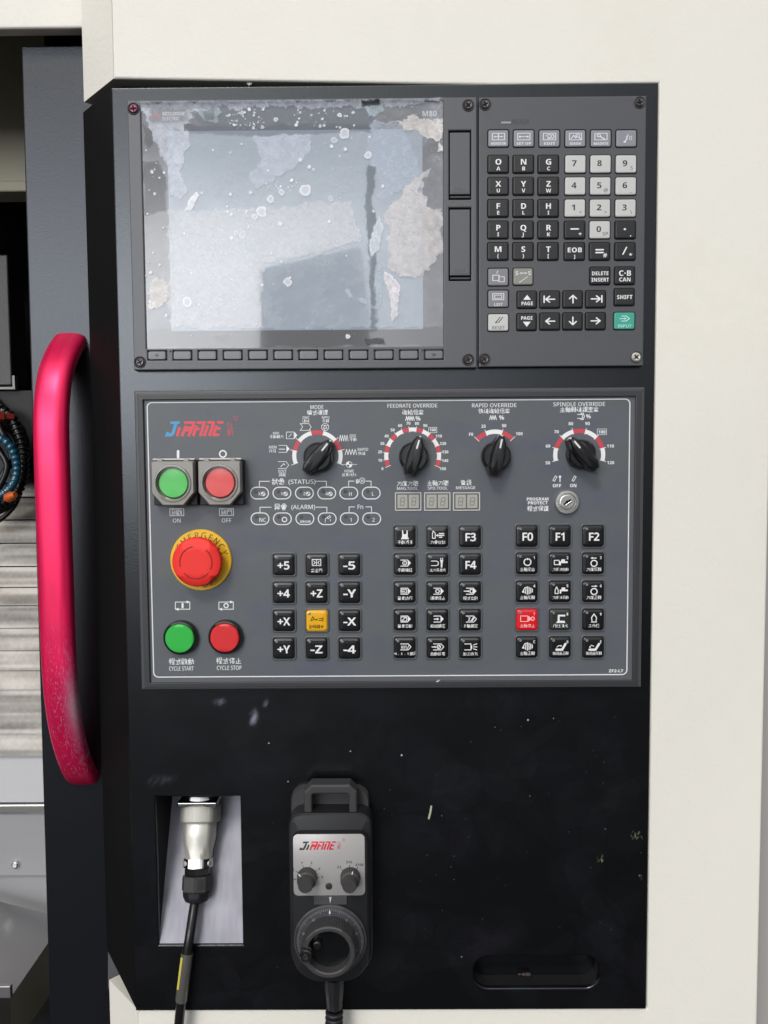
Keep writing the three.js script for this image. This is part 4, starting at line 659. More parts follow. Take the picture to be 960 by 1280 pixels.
  T('MDI', 345, 541.4, 4.4, 8); H('手動輸入', 345.8, 545.8, 4.1); LN(0.7, [358, 540], [367.5, 540], [367.5, 548.4], [358, 548.4], [358, 540]); { g.fillStyle = INK; poly(g, X(368, 539.6), X(371.6, 544), X(368, 548.6)); } LN(0.7, [361, 546], [364.5, 542.4]);
  T('MEM', 341, 559, 4.6, 10); H('記憶', 340.6, 563.6, 4.3); LN(0.7, [348.4, 556.8], [358.4, 556.8]); LN(0.7, [348.4, 565.4], [358.4, 565.4]); LN(0.9, [348.8, 561.4], [356, 561.4]); { g.fillStyle = INK; poly(g, X(358, 556.6), X(362, 561), X(358, 565.6)); }
  LN(0.7, [347.6, 577], [357.6, 577], [361, 581.4], [357.6, 585.6], [347.6, 585.6]); LN(0.9, [351, 583.4], [354.6, 579.6], [356, 581]); T('EDIT', 353, 589.2, 4.6, 10.5); H('編輯', 352.8, 593.4, 4.2);
  zig(424, 547.6, 4, 3.8, 2.8, 0.7); T('JOG', 441, 544.6, 4.6, 8); H('手動', 441.4, 549.2, 4.1);
  zig(431.4, 565, 4, 3.4, 3.6, 0.8); T('RAPID', 453.6, 561.8, 4.6, 13.5); H('快速', 452, 566.6, 4.3);
  const qd = (px, py, r) => { const [x, y] = X(px, py); g.strokeStyle = g.fillStyle = INK; circ(g, x, y, r * k, 0.7 * k); for (const s of [0, Math.PI]) { g.beginPath(); g.moveTo(x, y); g.arc(x, y, r * k, s, s + Math.PI / 2); g.closePath(); g.fill(); } };
  qd(436.4, 580.6, 3.6); LN(0.6, [430, 580.6], [446, 580.6]); T('HOME', 436.4, 589, 4.8, 12); H('原點復歸', 436.4, 593.4, 4.1);
  // status rows
  const bracket = (a, d, y, l, r) => { LN(0.9, [l, y], [a, y], [a, y + 6]); LN(0.9, [r, y], [d, y], [d, y + 6]); };
  bracket(324.2, 408, 601.6, 337, 394.6); H('狀態', 347.5, 602, 7.4, 0.11); T('(STATUS)', 377.5, 602, 7.6, 34);
  bracket(435.8, 463.8, 601.4, 442.6, 457.4); T('B', 446.6, 601.8, 6.6, 0, true); { const [x, y] = X(452.6, 600.8); g.strokeStyle = INK; circ(g, x, y, 3.4 * k, 0.7 * k); T('M', 452.6, 600.9, 4.6); }
  bracket(325, 408.6, 634, 339, 395); H('异警', 350.6, 633.6, 7.4, 0.11); T('(ALARM)', 379, 633.6, 7.6, 30);
  bracket(436.4, 464.4, 633.6, 443.4, 457.2); T('Fn', 450.4, 633.6, 7.6);
  const IX = [324.4, 352.4, 380.5, 408.4, 436, 464];
  for (const [row, y] of [[0, 616.3], [1, 648.4]]) IX.forEach((x0i, i) => {
    const x1i = x0i + (row ? 0.6 : 0), [x, y2] = X(x1i, y); g.strokeStyle = INK; g.lineWidth = 1.2 * k; g.beginPath(); g.roundRect(x - 11 * k, y2 - 7.2 * k, 22 * k, 14.4 * k, 7.2 * k); g.stroke();
    if (!row && i < 4) { T('XYZ4'[i], x1i + 0, y + 1.2, 5.2); qd(x1i + 4.6, y + 1, 2.4); } else if (!row) T('HL'[i - 4], x1i + 2, y + 1.2, 6.4);
    else if (i === 0) T('NC', x1i + 3.2, y + 1.8, 6.8, 9); else if (i === 1) { const [a1, b1] = X(x1i + 2.6, y + 1); g.strokeStyle = INK; g.setLineDash([1.2 * k, 0.5 * k]); circ(g, a1, b1, 2.8 * k, 1.2 * k); g.setLineDash([]); } else if (i === 2) T('AIR/LUB', x1i + 0.6, y + 3.4, 3.4, 13, true); else if (i === 3) { LN(0.7, [x1i - 2.4, y + 4.6], [x1i - 2.4, y], [x1i, y - 1.4]); LN(0.8, [x1i, y - 1.4], [x1i + 3.2, y - 4], [x1i + 4.4, y - 2], [x1i + 1.2, y + 0.2], [x1i, y - 1.4]); LN(0.8, [x1i + 4, y + 1], [x1i + 4, y + 3]); } else T('12'[i - 4], x1i + 2.4, y + 1.4, 6.6);
  });
  H('刀庫刀號', 509.4, 604.4, 6.2); T('MAG.TOOL', 509, 610.6, 4.8, 26); H('主軸刀號', 547.2, 603.8, 6.2); T('SPD.TOOL', 547, 610.2, 4.8, 24.5); H('資訊', 582.6, 603.2, 6.4, 0.11); T('MESSAGE', 582, 609.8, 4.8, 24.5);
  T('PROGRAM', 672, 624.2, 5.2, 27.5, true); T('PROTECT', 672, 629, 5.2, 25, true); H('程式保護', 672.2, 635.6, 6.2, 0.12); T('OFF', 696.2, 607, 5.6, 11, true); T('ON', 716.6, 607, 5.6, 8.6, true);
  for (const [px, key] of [[693.4, 1], [717.4, 0]]) { LN(0.9, [px - 2.4, 600.4], [px + 0.8, 594.8], [px + 2.8, 596], [px - 0.4, 601.6], [px - 2.4, 600.4]); if (key) { LN(1.3, [700, 597.2], [700, 602]); const [x, y] = X(700, 596); circ(g, x, y, 1.6 * k); } }
  for (const [px, cc] of [[228.2, 0], [282.6, 1]]) { LN(1, [px - 9, 752.5], [px + 9, 752.5], [px + 9, 761.5], [px - 9, 761.5], [px - 9, 752.5]); g.fillStyle = INK; poly(g, X(px + 5, 750.6), X(px + 9.4, 752.5), X(px + 5, 754.4)); poly(g, X(px - 5, 759.6), X(px - 9.4, 761.5), X(px - 5, 763.4)); if (cc) { const [x, y] = X(px, 757); g.strokeStyle = INK; circ(g, x, y, 2.6 * k, 1.4 * k); } else LN(2.6, [px, 754.8], [px, 759.2]); }
  H('程式啟動', 226.6, 826.8, 7.4); T('CYCLE START', 226.6, 835.6, 7.6, 31); H('程式停止', 285.8, 825.8, 7.4); T('CYCLE STOP', 286.4, 834.6, 7.6, 31.5);
  T('ZF2-L7', 770, 838.8, 5.2, 18, true);
  g.fillStyle = 'rgba(205,205,205,0.16)'; H('电', 0, 0, 0.1);
  const t = canvasTex(c); t.repeat.set(1 / w, 1 / h); t.offset.set(-x0 / w, -y0 / h);
  part('printed_plate', box(x0 + 0.0002, x1 - 0.0002, y0 + 0.0002, y1 - 0.0002, ZF, ZP), std({ map: t, roughness: 0.48, bumpMap: rep(grainTex, 0.05), bumpScale: 0.00003 }), panel);

  // ---- key blocks
  const CELL = 160, [ac, a] = canvas(CELL * 8, CELL * 8, '#0c0c0e'); let cell = 0;
  const keyM = phys({ map: null, roughness: 0.26, clearcoat: 0.6, clearcoatRoughness: 0.12 });
  const kw = 25.2 * U * 0.986, capG = pad(kw, kw, 0.0022, [[-0.0008, 0.0003], [-0.0008, 0.0006], [0, 0.0007], [0, 0.0022], [0.0004, 0.0030], [0.0014, 0.0037], [0.0034, 0.0041], [0.006, 0.0042]], 3, 1.2);
  const fo = rrect(30.6 * U, 30.6 * U, 0.0026, 4), fi = rrect(27 * U, 27 * U, 0.0018, 4), fm = rrect(28.6 * U, 28.6 * U, 0.0022, 4);
  const frameG = rings([[fo, 0], [fo, 0.0009], [fm, 0.0015], [fi, 0.0013], [fi, 0.0001]], false), ledG = lathe([[0, 0.0005], [0.0007, 0.0004], [0.0011, 0]], 10);
  const ledM = phys({ color: lin(0.20, 0.20, 0.20), roughness: 0.2 });
  const nose = () => { line(a, 7, [48, 44], [102, 44]); line(a, 7, [48, 92], [102, 92]); poly(a, [102, 40], [128, 68], [102, 96]); };
  const noseOpen = () => line(a, 7, [46, 44], [106, 44], [128, 68], [106, 92], [46, 92]);
  const chuck = () => { line(a, 7, [40, 80], [60, 44], [76, 44]); poly(a, [40, 86], [48, 66], [60, 84]); line(a, 7, [64, 54], [64, 92]); for (const [x, l] of [[78, 30], [92, 26], [106, 20], [118, 12]]) line(a, 8, [x, 68 - l], [x, 68 + l]); };
  const tap = (x) => { poly(a, [x, 60], [x + 66, 60], [x + 66, 74], [x, 74]); poly(a, [x + 14, 44], [x + 44, 44], [x + 44, 62], [x + 14, 62]); poly(a, [x, 60], [x + 14, 60], [x + 12, 92], [x, 92]); };
  const icons = {
    lube: () => { poly(a, [58, 30], [66, 30], [70, 60], [90, 60], [94, 30], [102, 30], [102, 78], [112, 100], [48, 100], [58, 78]); },
    arm: () => { line(a, 7, [44, 34], [60, 52], [60, 92], [38, 92], [38, 52], [44, 34]); line(a, 9, [70, 70], [128, 70]); poly(a, [66, 70], [82, 58], [82, 82]); line(a, 9, [92, 56], [128, 56]); line(a, 9, [92, 84], [112, 84]); },
    wheel: () => { nose(); circ(a, 78, 68, 15, 7); circ(a, 78, 68, 5); }, clamp: () => { line(a, 7, [30, 52], [70, 52], [84, 60], [84, 80], [70, 88], [30, 88]); poly(a, [98, 44], [124, 44], [118, 66], [116, 104], [104, 104], [104, 66]); line(a, 6, [104, 30], [104, 42]); line(a, 6, [118, 30], [118, 42]); },
    single: () => { nose(); line(a, 6, [48, 54], [92, 54], [92, 82], [48, 82], [48, 54]); line(a, 8, [50, 68], [78, 68]); }, option: () => { nose(); circ(a, 78, 68, 14, 8); }, dry: () => { nose(); line(a, 8, [30, 68], [64, 68]); poly(a, [76, 68], [60, 58], [60, 78]); line(a, 7, [78, 54], [100, 54], [100, 82], [78, 82], [78, 54]); },
    skip: () => { nose(); line(a, 6, [48, 52], [94, 52], [94, 84], [48, 84], [48, 52]); line(a, 7, [58, 80], [84, 56]); }, lock: () => { nose(); line(a, 8, [52, 68], [80, 68]); poly(a, [92, 68], [74, 56], [74, 80]); }, zlock: () => { noseOpen(); say(a, 'Z', 70, 70, 40, true); line(a, 7, [84, 84], [104, 54]); line(a, 7, [94, 84], [110, 58]); },
    mst: () => { noseOpen(); say(a, 'MST', 72, 70, 34, true, 48); line(a, 6, [98, 84], [112, 56]); }, auto: () => { noseOpen(); line(a, 8, [34, 68], [60, 68]); poly(a, [72, 68], [56, 58], [56, 78]); circ(a, 88, 68, 14, 7); line(a, 6, [80, 80], [98, 56]); }, blow: () => { line(a, 7, [34, 44], [84, 44], [84, 92], [34, 92]); poly(a, [84, 52], [94, 58], [94, 80], [84, 86]); line(a, 7, [104, 52], [130, 44]); line(a, 7, [106, 68], [132, 68]); line(a, 7, [104, 84], [130, 92]); },
    orient: () => { a.beginPath(); a.arc(80, 66, 27, -1.1, 4.2); a.lineWidth = 9; a.stroke(); circ(a, 80, 42, 8); }, coolauto: () => { line(a, 7, [30, 52], [68, 52], [68, 86], [30, 86], [30, 52]); tap(70); }, coolman: () => { line(a, 7, [36, 92], [36, 64], [48, 38], [60, 64], [60, 92], [36, 92]); tap(72); },
    magr: () => { circ(a, 80, 76, 24, 9); line(a, 7, [62, 34], [98, 34]); poly(a, [52, 34], [70, 24], [70, 44]); }, magf: () => { circ(a, 80, 76, 24, 9); line(a, 7, [62, 34], [98, 34]); poly(a, [108, 34], [90, 24], [90, 44]); }, spin: chuck, halt: () => { line(a, 7, [26, 46], [82, 46], [82, 90], [26, 90], [26, 46]); poly(a, [86, 44], [108, 62], [108, 76], [86, 92]); circ(a, 122, 68, 13, 8); },
    wash: () => { poly(a, [58, 36], [116, 36], [116, 50], [72, 50], [72, 84], [110, 84], [118, 102], [42, 102], [56, 84], [56, 50]); }, lamp: () => { line(a, 8, [64, 84], [60, 60], [80, 30], [100, 60], [96, 84]); line(a, 8, [60, 94], [100, 94]); }, chipf: () => { line(a, 18, [46, 94], [92, 94], [118, 48]); line(a, 6, [50, 74], [62, 62], [84, 62]); poly(a, [92, 62], [80, 54], [80, 72]); }, chipr: () => { line(a, 18, [44, 94], [92, 94], [120, 48]); line(a, 6, [46, 78], [58, 58], [78, 66]); poly(a, [40, 80], [46, 64], [56, 76]); },
    door: () => { line(a, 6, [46, 36], [114, 36], [114, 84], [46, 84], [46, 36]); line(a, 6, [80, 36], [80, 84]); line(a, 6, [58, 48], [70, 60], [58, 72]); line(a, 6, [102, 48], [90, 60], [102, 72]); }, release: () => { line(a, 6, [34, 78], [50, 44], [62, 60], [44, 76]); line(a, 7, [66, 68], [84, 68]); poly(a, [92, 68], [80, 60], [80, 76]); line(a, 6, [100, 60], [126, 60]); line(a, 6, [100, 74], [126, 74]); line(a, 6, [132, 50], [132, 82]); },
  };
  const bgs = { red: '#d3141e', yellow: '#e0a818', pale: '#2a2f2c' };
  function opKey(px, py, legend, icon, han2, tone, num, label) {
    const i = cell++, ox = (i % 8) * CELL, oy = Math.floor(i / 8) * CELL; a.save(); a.translate(ox, oy); a.beginPath(); a.rect(0, 0, CELL, CELL); a.clip();
    a.fillStyle = bgs[tone] || '#101114'; a.fillRect(0, 0, CELL, CELL); a.fillStyle = a.strokeStyle = tone === 'yellow' ? '#3a2c04' : tone === 'red' ? '#f0b9bc' : '#e8e8e8'; a.lineCap = 'round'; a.lineJoin = 'round';
    if (legend) say(a, legend, 80, 84, 84, 'medium', legend.length > 1 ? (legend[0] === 'F' ? 92 : 100) : 0); else { icons[icon](); han(a, han2, 80, 124, han2.length > 4 ? 25 : 28, 0.12, han2.length > 4 ? 1.02 : 1.06); if (num) say(a, num, 134, 32, 30, true); }
    a.restore();
    const p = P(px, py, ZP), o = part('key_button', frameG, M.keyFrame, panel, V3(p.x, p.y, ZP), label);
    part('key_cap', uvRect(capG.clone(), kw, kw, (i % 8) / 8, 1 - (Math.floor(i / 8) + 1) / 8, 0.125, 0.125), keyM, o, V3(p.x, p.y, ZP - 0.0002));
    part('key_lamp', ledG, ledM, o, V3(p.x - kw * 0.34, p.y + kw * 0.36, ZP + 0.0036));
  }
  const BAx = [355.2, 396.2, 437], BAy = [705.5, 740.3, 775.2, 809.8];
  [['+5', 0, '-5'], ['+4', '+Z', '-Y'], ['+X', 1, '-X'], ['+Y', '-Z', '-4']].forEach((r, j) => r.forEach((s, i) => s === 0 ? opKey(BAx[i], BAy[j], '', 'door', '安全門') : s === 1 ? opKey(BAx[i], BAy[j], '', 'release', '超程釋放', 'yellow', '', 'yellow overtravel release key') : opKey(BAx[i], BAy[j], s)));
  const BBx = [506, 546.8, 587.4], BBy = [670.3, 704.9, 739.8, 774.4, 809];
  [[['lube', '手動潤滑'], ['arm', '刀臂強制'], 'F3'], [['wheel', '手輪模擬'], ['clamp', '主刀具鬆夾'], 'F4'], [['single', '單節執行'], ['option', '選擇停止'], ['dry', '程式空跑']], [['skip', '單節忽略'], ['lock', '機械鎖定'], ['zlock', 'Z軸鎖定']], [['mst', 'M.S.T鎖定'], ['auto', '自動斷電'], ['blow', '加工吹氣']]].forEach((r, j) => r.forEach((s, i) => typeof s === 'string' ? opKey(BBx[i], BBy[j], s) : opKey(BBx[i], BBy[j], '', s[0], s[1])));
  const BCx = [658.2, 699.4, 740.8], BCy = [669.8, 704, 739, 774, 808.4];
  [['F0', 'F1', 'F2'], [['orient', '主軸定向', '1'], ['coolauto', '冷卻液自動', '2'], ['magr', '刀庫反轉', '3']], [['spin', '主軸反轉', '4'], ['coolman', '冷卻液手動', '5'], ['magf', '刀庫正轉', '6']], [['halt', '主軸停止', '7'], ['wash', '底座沖水', '8'], ['lamp', '工作燈', '9']], [['spin', '主軸正轉', 'C'], ['chipf', '排屑器正轉', '0'], ['chipr', '排屑器反轉', 'E']]].forEach((r, j) => r.forEach((s, i) => typeof s === 'string' ? opKey(BCx[i], BCy[j], s) : opKey(BCx[i], BCy[j], '', s[0], s[1], s[0] === 'halt' ? 'red' : s[0] === 'wash' ? 'pale' : '', s[2], s[0] === 'halt' ? 'red spindle stop key' : undefined)));
  keyM.map = canvasTex(ac);

  // ---- indicator lamps: small domes in the printed outlines
  const dotG = lathe([[0, 0.0006], [0.0009, 0.0005], [0.0014, 0]], 12), dotM = phys({ color: lin(0.075, 0.075, 0.08), roughness: 0.25 });
  for (const [row, y] of [[0, 614], [1, 646]]) IX.forEach((x) => part('indicator_lamp', dotG, dotM, panel, P(x - 4.4 + row * 0.6, y, ZP)));

  // ---- digital read-outs
  const [dc, d] = canvas(128, 160, '#a3a39c'); d.strokeStyle = '#7d7d78'; d.lineCap = 'round';
  { const s = (x0_, y0_, x1_, y1_) => line(d, 12, [x0_, y0_], [x1_, y1_]); s(48, 36, 90, 36); s(42, 80, 86, 80); s(38, 124, 80, 124); s(44, 44, 40, 72); s(92, 44, 88, 72); s(38, 88, 34, 116); s(86, 88, 82, 116); }
  const digM = phys({ map: canvasTex(dc), roughness: 0.3, clearcoat: 0.4 });
  for (const [xa, xb] of [[493.8, 526.6], [530.2, 563], [566.2, 600]]) {
    const p0 = P(xa, 638.4, ZP), p1 = P(xb, 615.2, ZP), W = p1.x - p0.x, Hh = p1.y - p0.y, mid = V3((p0.x + p1.x) / 2, (p0.y + p1.y) / 2, ZP);
    const ro = rrect(W, Hh, 0.0004, 2), ri = rrect(W - 0.0016, Hh - 0.0016, 0.0002, 2);
    const o = part('digit_display', rings([[ro, 0], [ro, 0.0006], [ri, 0.0006], [ri, 0]], false), std({ color: lin(0.5, 0.5, 0.48), roughness: 0.5 }), panel, mid);
    part('display_bed', pad(W - 0.0018, Hh - 0.0018, 0.0002, [[0, 0], [0, 0.0002]], 2), std({ color: lin(0.10, 0.10, 0.10), roughness: 0.4 }), o, mid);
    for (const s of [-1, 1]) part('digit_cell', uvRect(pad(W * 0.39, Hh * 0.74, 0.0004, [[0, 0], [0, 0.0004], [0.0002, 0.0006]], 2), W * 0.39, Hh * 0.74), digM, o, V3(mid.x + s * W * 0.215, mid.y, ZP + 0.0001));
  }

  // ---- rotary knobs
  function knob(px, py, ang, label) {
    const p = P(px, py, ZP), o = part('rotary_knob', lathe([[0.0112, 0], [0.0114, 0.0008], [0.0113, 0.0055], [0.0105, 0.0075], [0.0094, 0.0088], [0, 0.0092]], 40), M.knob, panel, p, label);
    const rot = (g2) => { g2.rotateZ(ang - Math.PI / 2); return g2; };
    const outline = (s, wd) => [[-0.0022 * wd, 0.0158 * s], [0.0022 * wd, 0.0158 * s], [0.0054 * wd, 0.0095 * s], [0.0064 * wd, 0], [0.0056 * wd, -0.0100 * s], [0.0030 * wd, -0.0152 * s], [-0.0030 * wd, -0.0152 * s], [-0.0056 * wd, -0.0100 * s], [-0.0064 * wd, 0], [-0.0054 * wd, 0.0095 * s]].reverse();
    part('grip', rot(rings([[outline(1, 1.05), 0.0015], [outline(1, 1), 0.008], [outline(0.97, 0.84), 0.0140], [outline(0.90, 0.62), 0.0158], [outline(0.80, 0.35), 0.0162]], true, 0.5)), M.knob, o, p);
    part('pointer_mark', rot(clean([box(-0.0006, 0.0006, 0.0126, 0.01605, 0.0060, 0.0138), box(-0.0006, 0.0006, 0.0060, 0.0128, 0.0160, 0.0165)])), M.white, o, p);
    return o;
  }
  knob(398.2, 571.5, 50 * Math.PI / 180, 'mode selector knob'); knob(517, 571, 73 * Math.PI / 180, 'feedrate override knob'); knob(619.2, 570.5, 78 * Math.PI / 180, 'rapid override knob'); knob(725, 568, 131 * Math.PI / 180, 'spindle override knob');

  // ---- key switch
  { const p = P(707.8, 627.4, ZP), o = part('key_switch', lathe([[0.0094, 0], [0.0094, 0.0022], [0.0088, 0.0034], [0.0070, 0.0037], [0.0066, 0.0022], [0.0061, 0.0022], [0.0058, 0.0034], [0.0050, 0.0037], [0, 0.0037]], 40, 0.35), M.steel, panel, p);
    part('keyhole', (() => { const g2 = clean([box(-0.0032, 0.0032, -0.0007, 0.0007, 0.0030, 0.0039), lathe([[0, 0.00385], [0.0014, 0.0038], [0.0014, 0.003]], 16)]); g2.rotateZ(0.62); return g2; })(), M.void, o, p); part('keyway_plate', (() => { const g2 = box(-0.0030, 0.0030, -0.0024, -0.0009, 0.0030, 0.0040, 0.0003); g2.rotateZ(0.62); return g2; })(), M.chrome, o, p); }

  // ---- shielded power buttons
  for (const [bx, by, cm, label] of [[222.6, 603.5, M.greenPale, 'green power on button under a clear flip cover'], [279.6, 603, M.redPale, 'red power off button under a clear flip cover']]) {
    const p = P(bx, by, ZP), s = 26.6 * U, o = part('shielded_button', plate([[-s, -s * 1.02], [s, -s * 1.02], [s, s * 1.04], [-s, s * 1.04]], [], 0, 0.0075, 0.0006), M.black, panel, p, label);
    part('button_cap', lathe([[0.0113, 0.0075], [0.0113, 0.0122], [0.0106, 0.0134], [0, 0.0140]], 40), cm, o, p);
    part('button_collar', lathe([[0.0150, 0.0075], [0.0150, 0.0118], [0.0142, 0.0124], [0.0118, 0.0112], [0.0116, 0.0075]], 40), M.shield, o, p);
    const oc = (f, e = 0) => [[-0.0160 * f, 0.0166 * f], [-0.0160 * f, -0.0072 * f], [-0.0078 * f, -0.0168 * f], [0.0078 * f, -0.0168 * f], [0.0160 * f, -0.0072 * f], [0.0160 * f, 0.0166 * f]];
    const NA = 72, angs = [...Array(NA)].map((_, i2) => i2 / NA * 2 * Math.PI), cir = (r) => angs.map((t2) => [r * Math.cos(t2), r * Math.sin(t2)]);
    const oct = (f) => { const q2 = oc(f); return angs.map((t2) => { const c2 = Math.cos(t2), s2 = Math.sin(t2); let best = 1; for (let i2 = 0; i2 < q2.length; i2++) { const [ax, ay] = q2[i2], [bx2, by2] = q2[(i2 + 1) % q2.length], dx = bx2 - ax, dy = by2 - ay, den = c2 * dy - s2 * dx; if (Math.abs(den) < 1e-9) continue; const rr2 = (ax * dy - ay * dx) / den, u2 = (ax * s2 - ay * c2) / den; if (rr2 > 0 && u2 > -1e-6 && u2 < 1 + 1e-6) best = Math.min(best, rr2); } return [best * c2, best * s2]; }); };
    const hingeY = 0.0178;
    part('cover_rim', rings([[oct(0.93), 0.0078], [oct(1), 0.0078], [oct(1), 0.0142], [oct(0.96), 0.0154], [cir(0.0142), 0.0154], [cir(0.0142), 0.0136], [oct(0.94), 0.0134], [oct(0.93), 0.0078]], false, 0.5), M.shield, o, p);
    part('cover_ring', lathe([[0.0142, 0.0152], [0.0138, 0.0164], [0.0126, 0.0166], [0.0124, 0.0156]], 44), M.shield, o, p);
    part('cover_pane', new THREE.CircleGeometry(0.0141, 40), M.pane, o, V3(p.x, p.y, p.z + 0.0150));
    part('hinge_bar', box(-s * 0.96, s * 0.96, hingeY - 0.0006, hingeY + 0.0008, 0.0076, 0.0112, 0.0005), M.offWhite, o, p);
    for (const sx of [-1, 1]) part('hinge_lug', box(sx * 0.0098 - 0.0022, sx * 0.0098 + 0.0022, 0.0152, hingeY + 0.0005, 0.0078, 0.0135, 0.0008), M.shield, o, p);
  }

  // ---- emergency stop
  {
    const p = P(251.6, 699.8, ZP), [ec, e] = canvas(512, 512, '#e3b41c'); e.fillStyle = '#33280a';
    const arcText = (t, mid, r, step, up) => { [...t].forEach((ch, i) => { const an = (mid + (i - (t.length - 1) / 2) * step * (up ? -1 : 1)) * Math.PI / 180; e.save(); e.translate(256 + r * Math.cos(an), 256 - r * Math.sin(an)); e.rotate(-an + (up ? Math.PI / 2 : -Math.PI / 2)); say(e, ch, 0, 0, 70, false); e.restore(); }); };
    arcText('EMERGENCY', 82, 207, 16.2, true); arcText('STOP', 270, 207, 16.5, false);
    for (let i = 0; i < 200; i++) { e.fillStyle = 'rgba(120,90,10,0.04)'; circ(e, rnd() * 512, rnd() * 512, rr(2, 22)); }
    const R = 38 * U, o = part('emergency_stop', uvRect(lathe([[R, 0], [R, 0.0012], [R - 0.0006, 0.0018], [0, 0.0018]], 64), 2 * R, 2 * R), phys({ map: canvasTex(ec), roughness: 0.45 }), panel, p, 'yellow emergency stop ring with red mushroom button');
    part('stop_stem', lathe([[0.0125, 0.0018], [0.0125, 0.007], [0.0118, 0.0110]], 32), M.black, o, p);
    const N = 28, head = []; const prof = [[0.0150, 0.0105], [0.0185, 0.0112], [0.0192, 0.0145], [0.0190, 0.0180], [0.0184, 0.0200], [0.0174, 0.0213], [0.0160, 0.0222], [0.0138, 0.0229], [0.0110, 0.0234], [0.0080, 0.02365], [0.0040, 0.0238]];
    const out = (r, sc) => { const q2 = []; for (let i = 0; i < N * 6; i++) { const an = i / (N * 6) * 2 * Math.PI; q2.push([(r - sc * 0.0007 * (0.5 + 0.5 * Math.cos(an * N))) * Math.cos(an), (r - sc * 0.0007 * (0.5 + 0.5 * Math.cos(an * N))) * Math.sin(an)]); } return q2; };
    const headG = clean([rings([[out(0.0150, 0), 0.0105], [out(0.0184, 1.2), 0.0112], [out(0.0192, 1.2), 0.0140], [out(0.0191, 1.0), 0.0165], [out(0.0188, 0.3), 0.0186]], false, 0.9), lathe([[0.01875, 0.0184], [0.0186, 0.0195], [0.0180, 0.0208], [0.0170, 0.0218], [0.0152, 0.0227], [0.0125, 0.0233], [0.0090, 0.02365], [0.0045, 0.0238], [0, 0.0238]], 72, 1.2)]);
    headG.scale(1, 1, 0.72); headG.computeVertexNormals(); const headN = toCreasedNormals(headG, 0.8);
    part('mushroom_button', headN, M.stopRed, o, p);
    part('turn_arrow', clean([[100, 95], [-25, 75], [220, 100]].map(([st, ln]) => { const g2 = new THREE.TorusGeometry(0.0121, 0.00042, 6, 40, ln * Math.PI / 180); g2.rotateZ(st * Math.PI / 180); g2.translate(0, 0, 0.01675); return g2; })), M.stopGroove, o, p);
  }
  // ---- cycle buttons
  for (const [px, py, cm, label] of [[227, 796, M.green, 'green cycle start button'], [282.8, 795.2, M.red, 'red cycle stop button']]) {
    const p = P(px, py, ZP), o = part('push_button', lathe([[0.0134, 0], [0.0134, 0.0036], [0.0126, 0.0052], [0.0117, 0.0056], [0.0113, 0.0052]], 44), M.gloss, panel, p, label);
    part('button_cap', lathe([[0.0112, 0.001], [0.0112, 0.0058], [0.0106, 0.0066], [0.0080, 0.0070], [0, 0.0072]], 44), cm, o, p);
  }
}

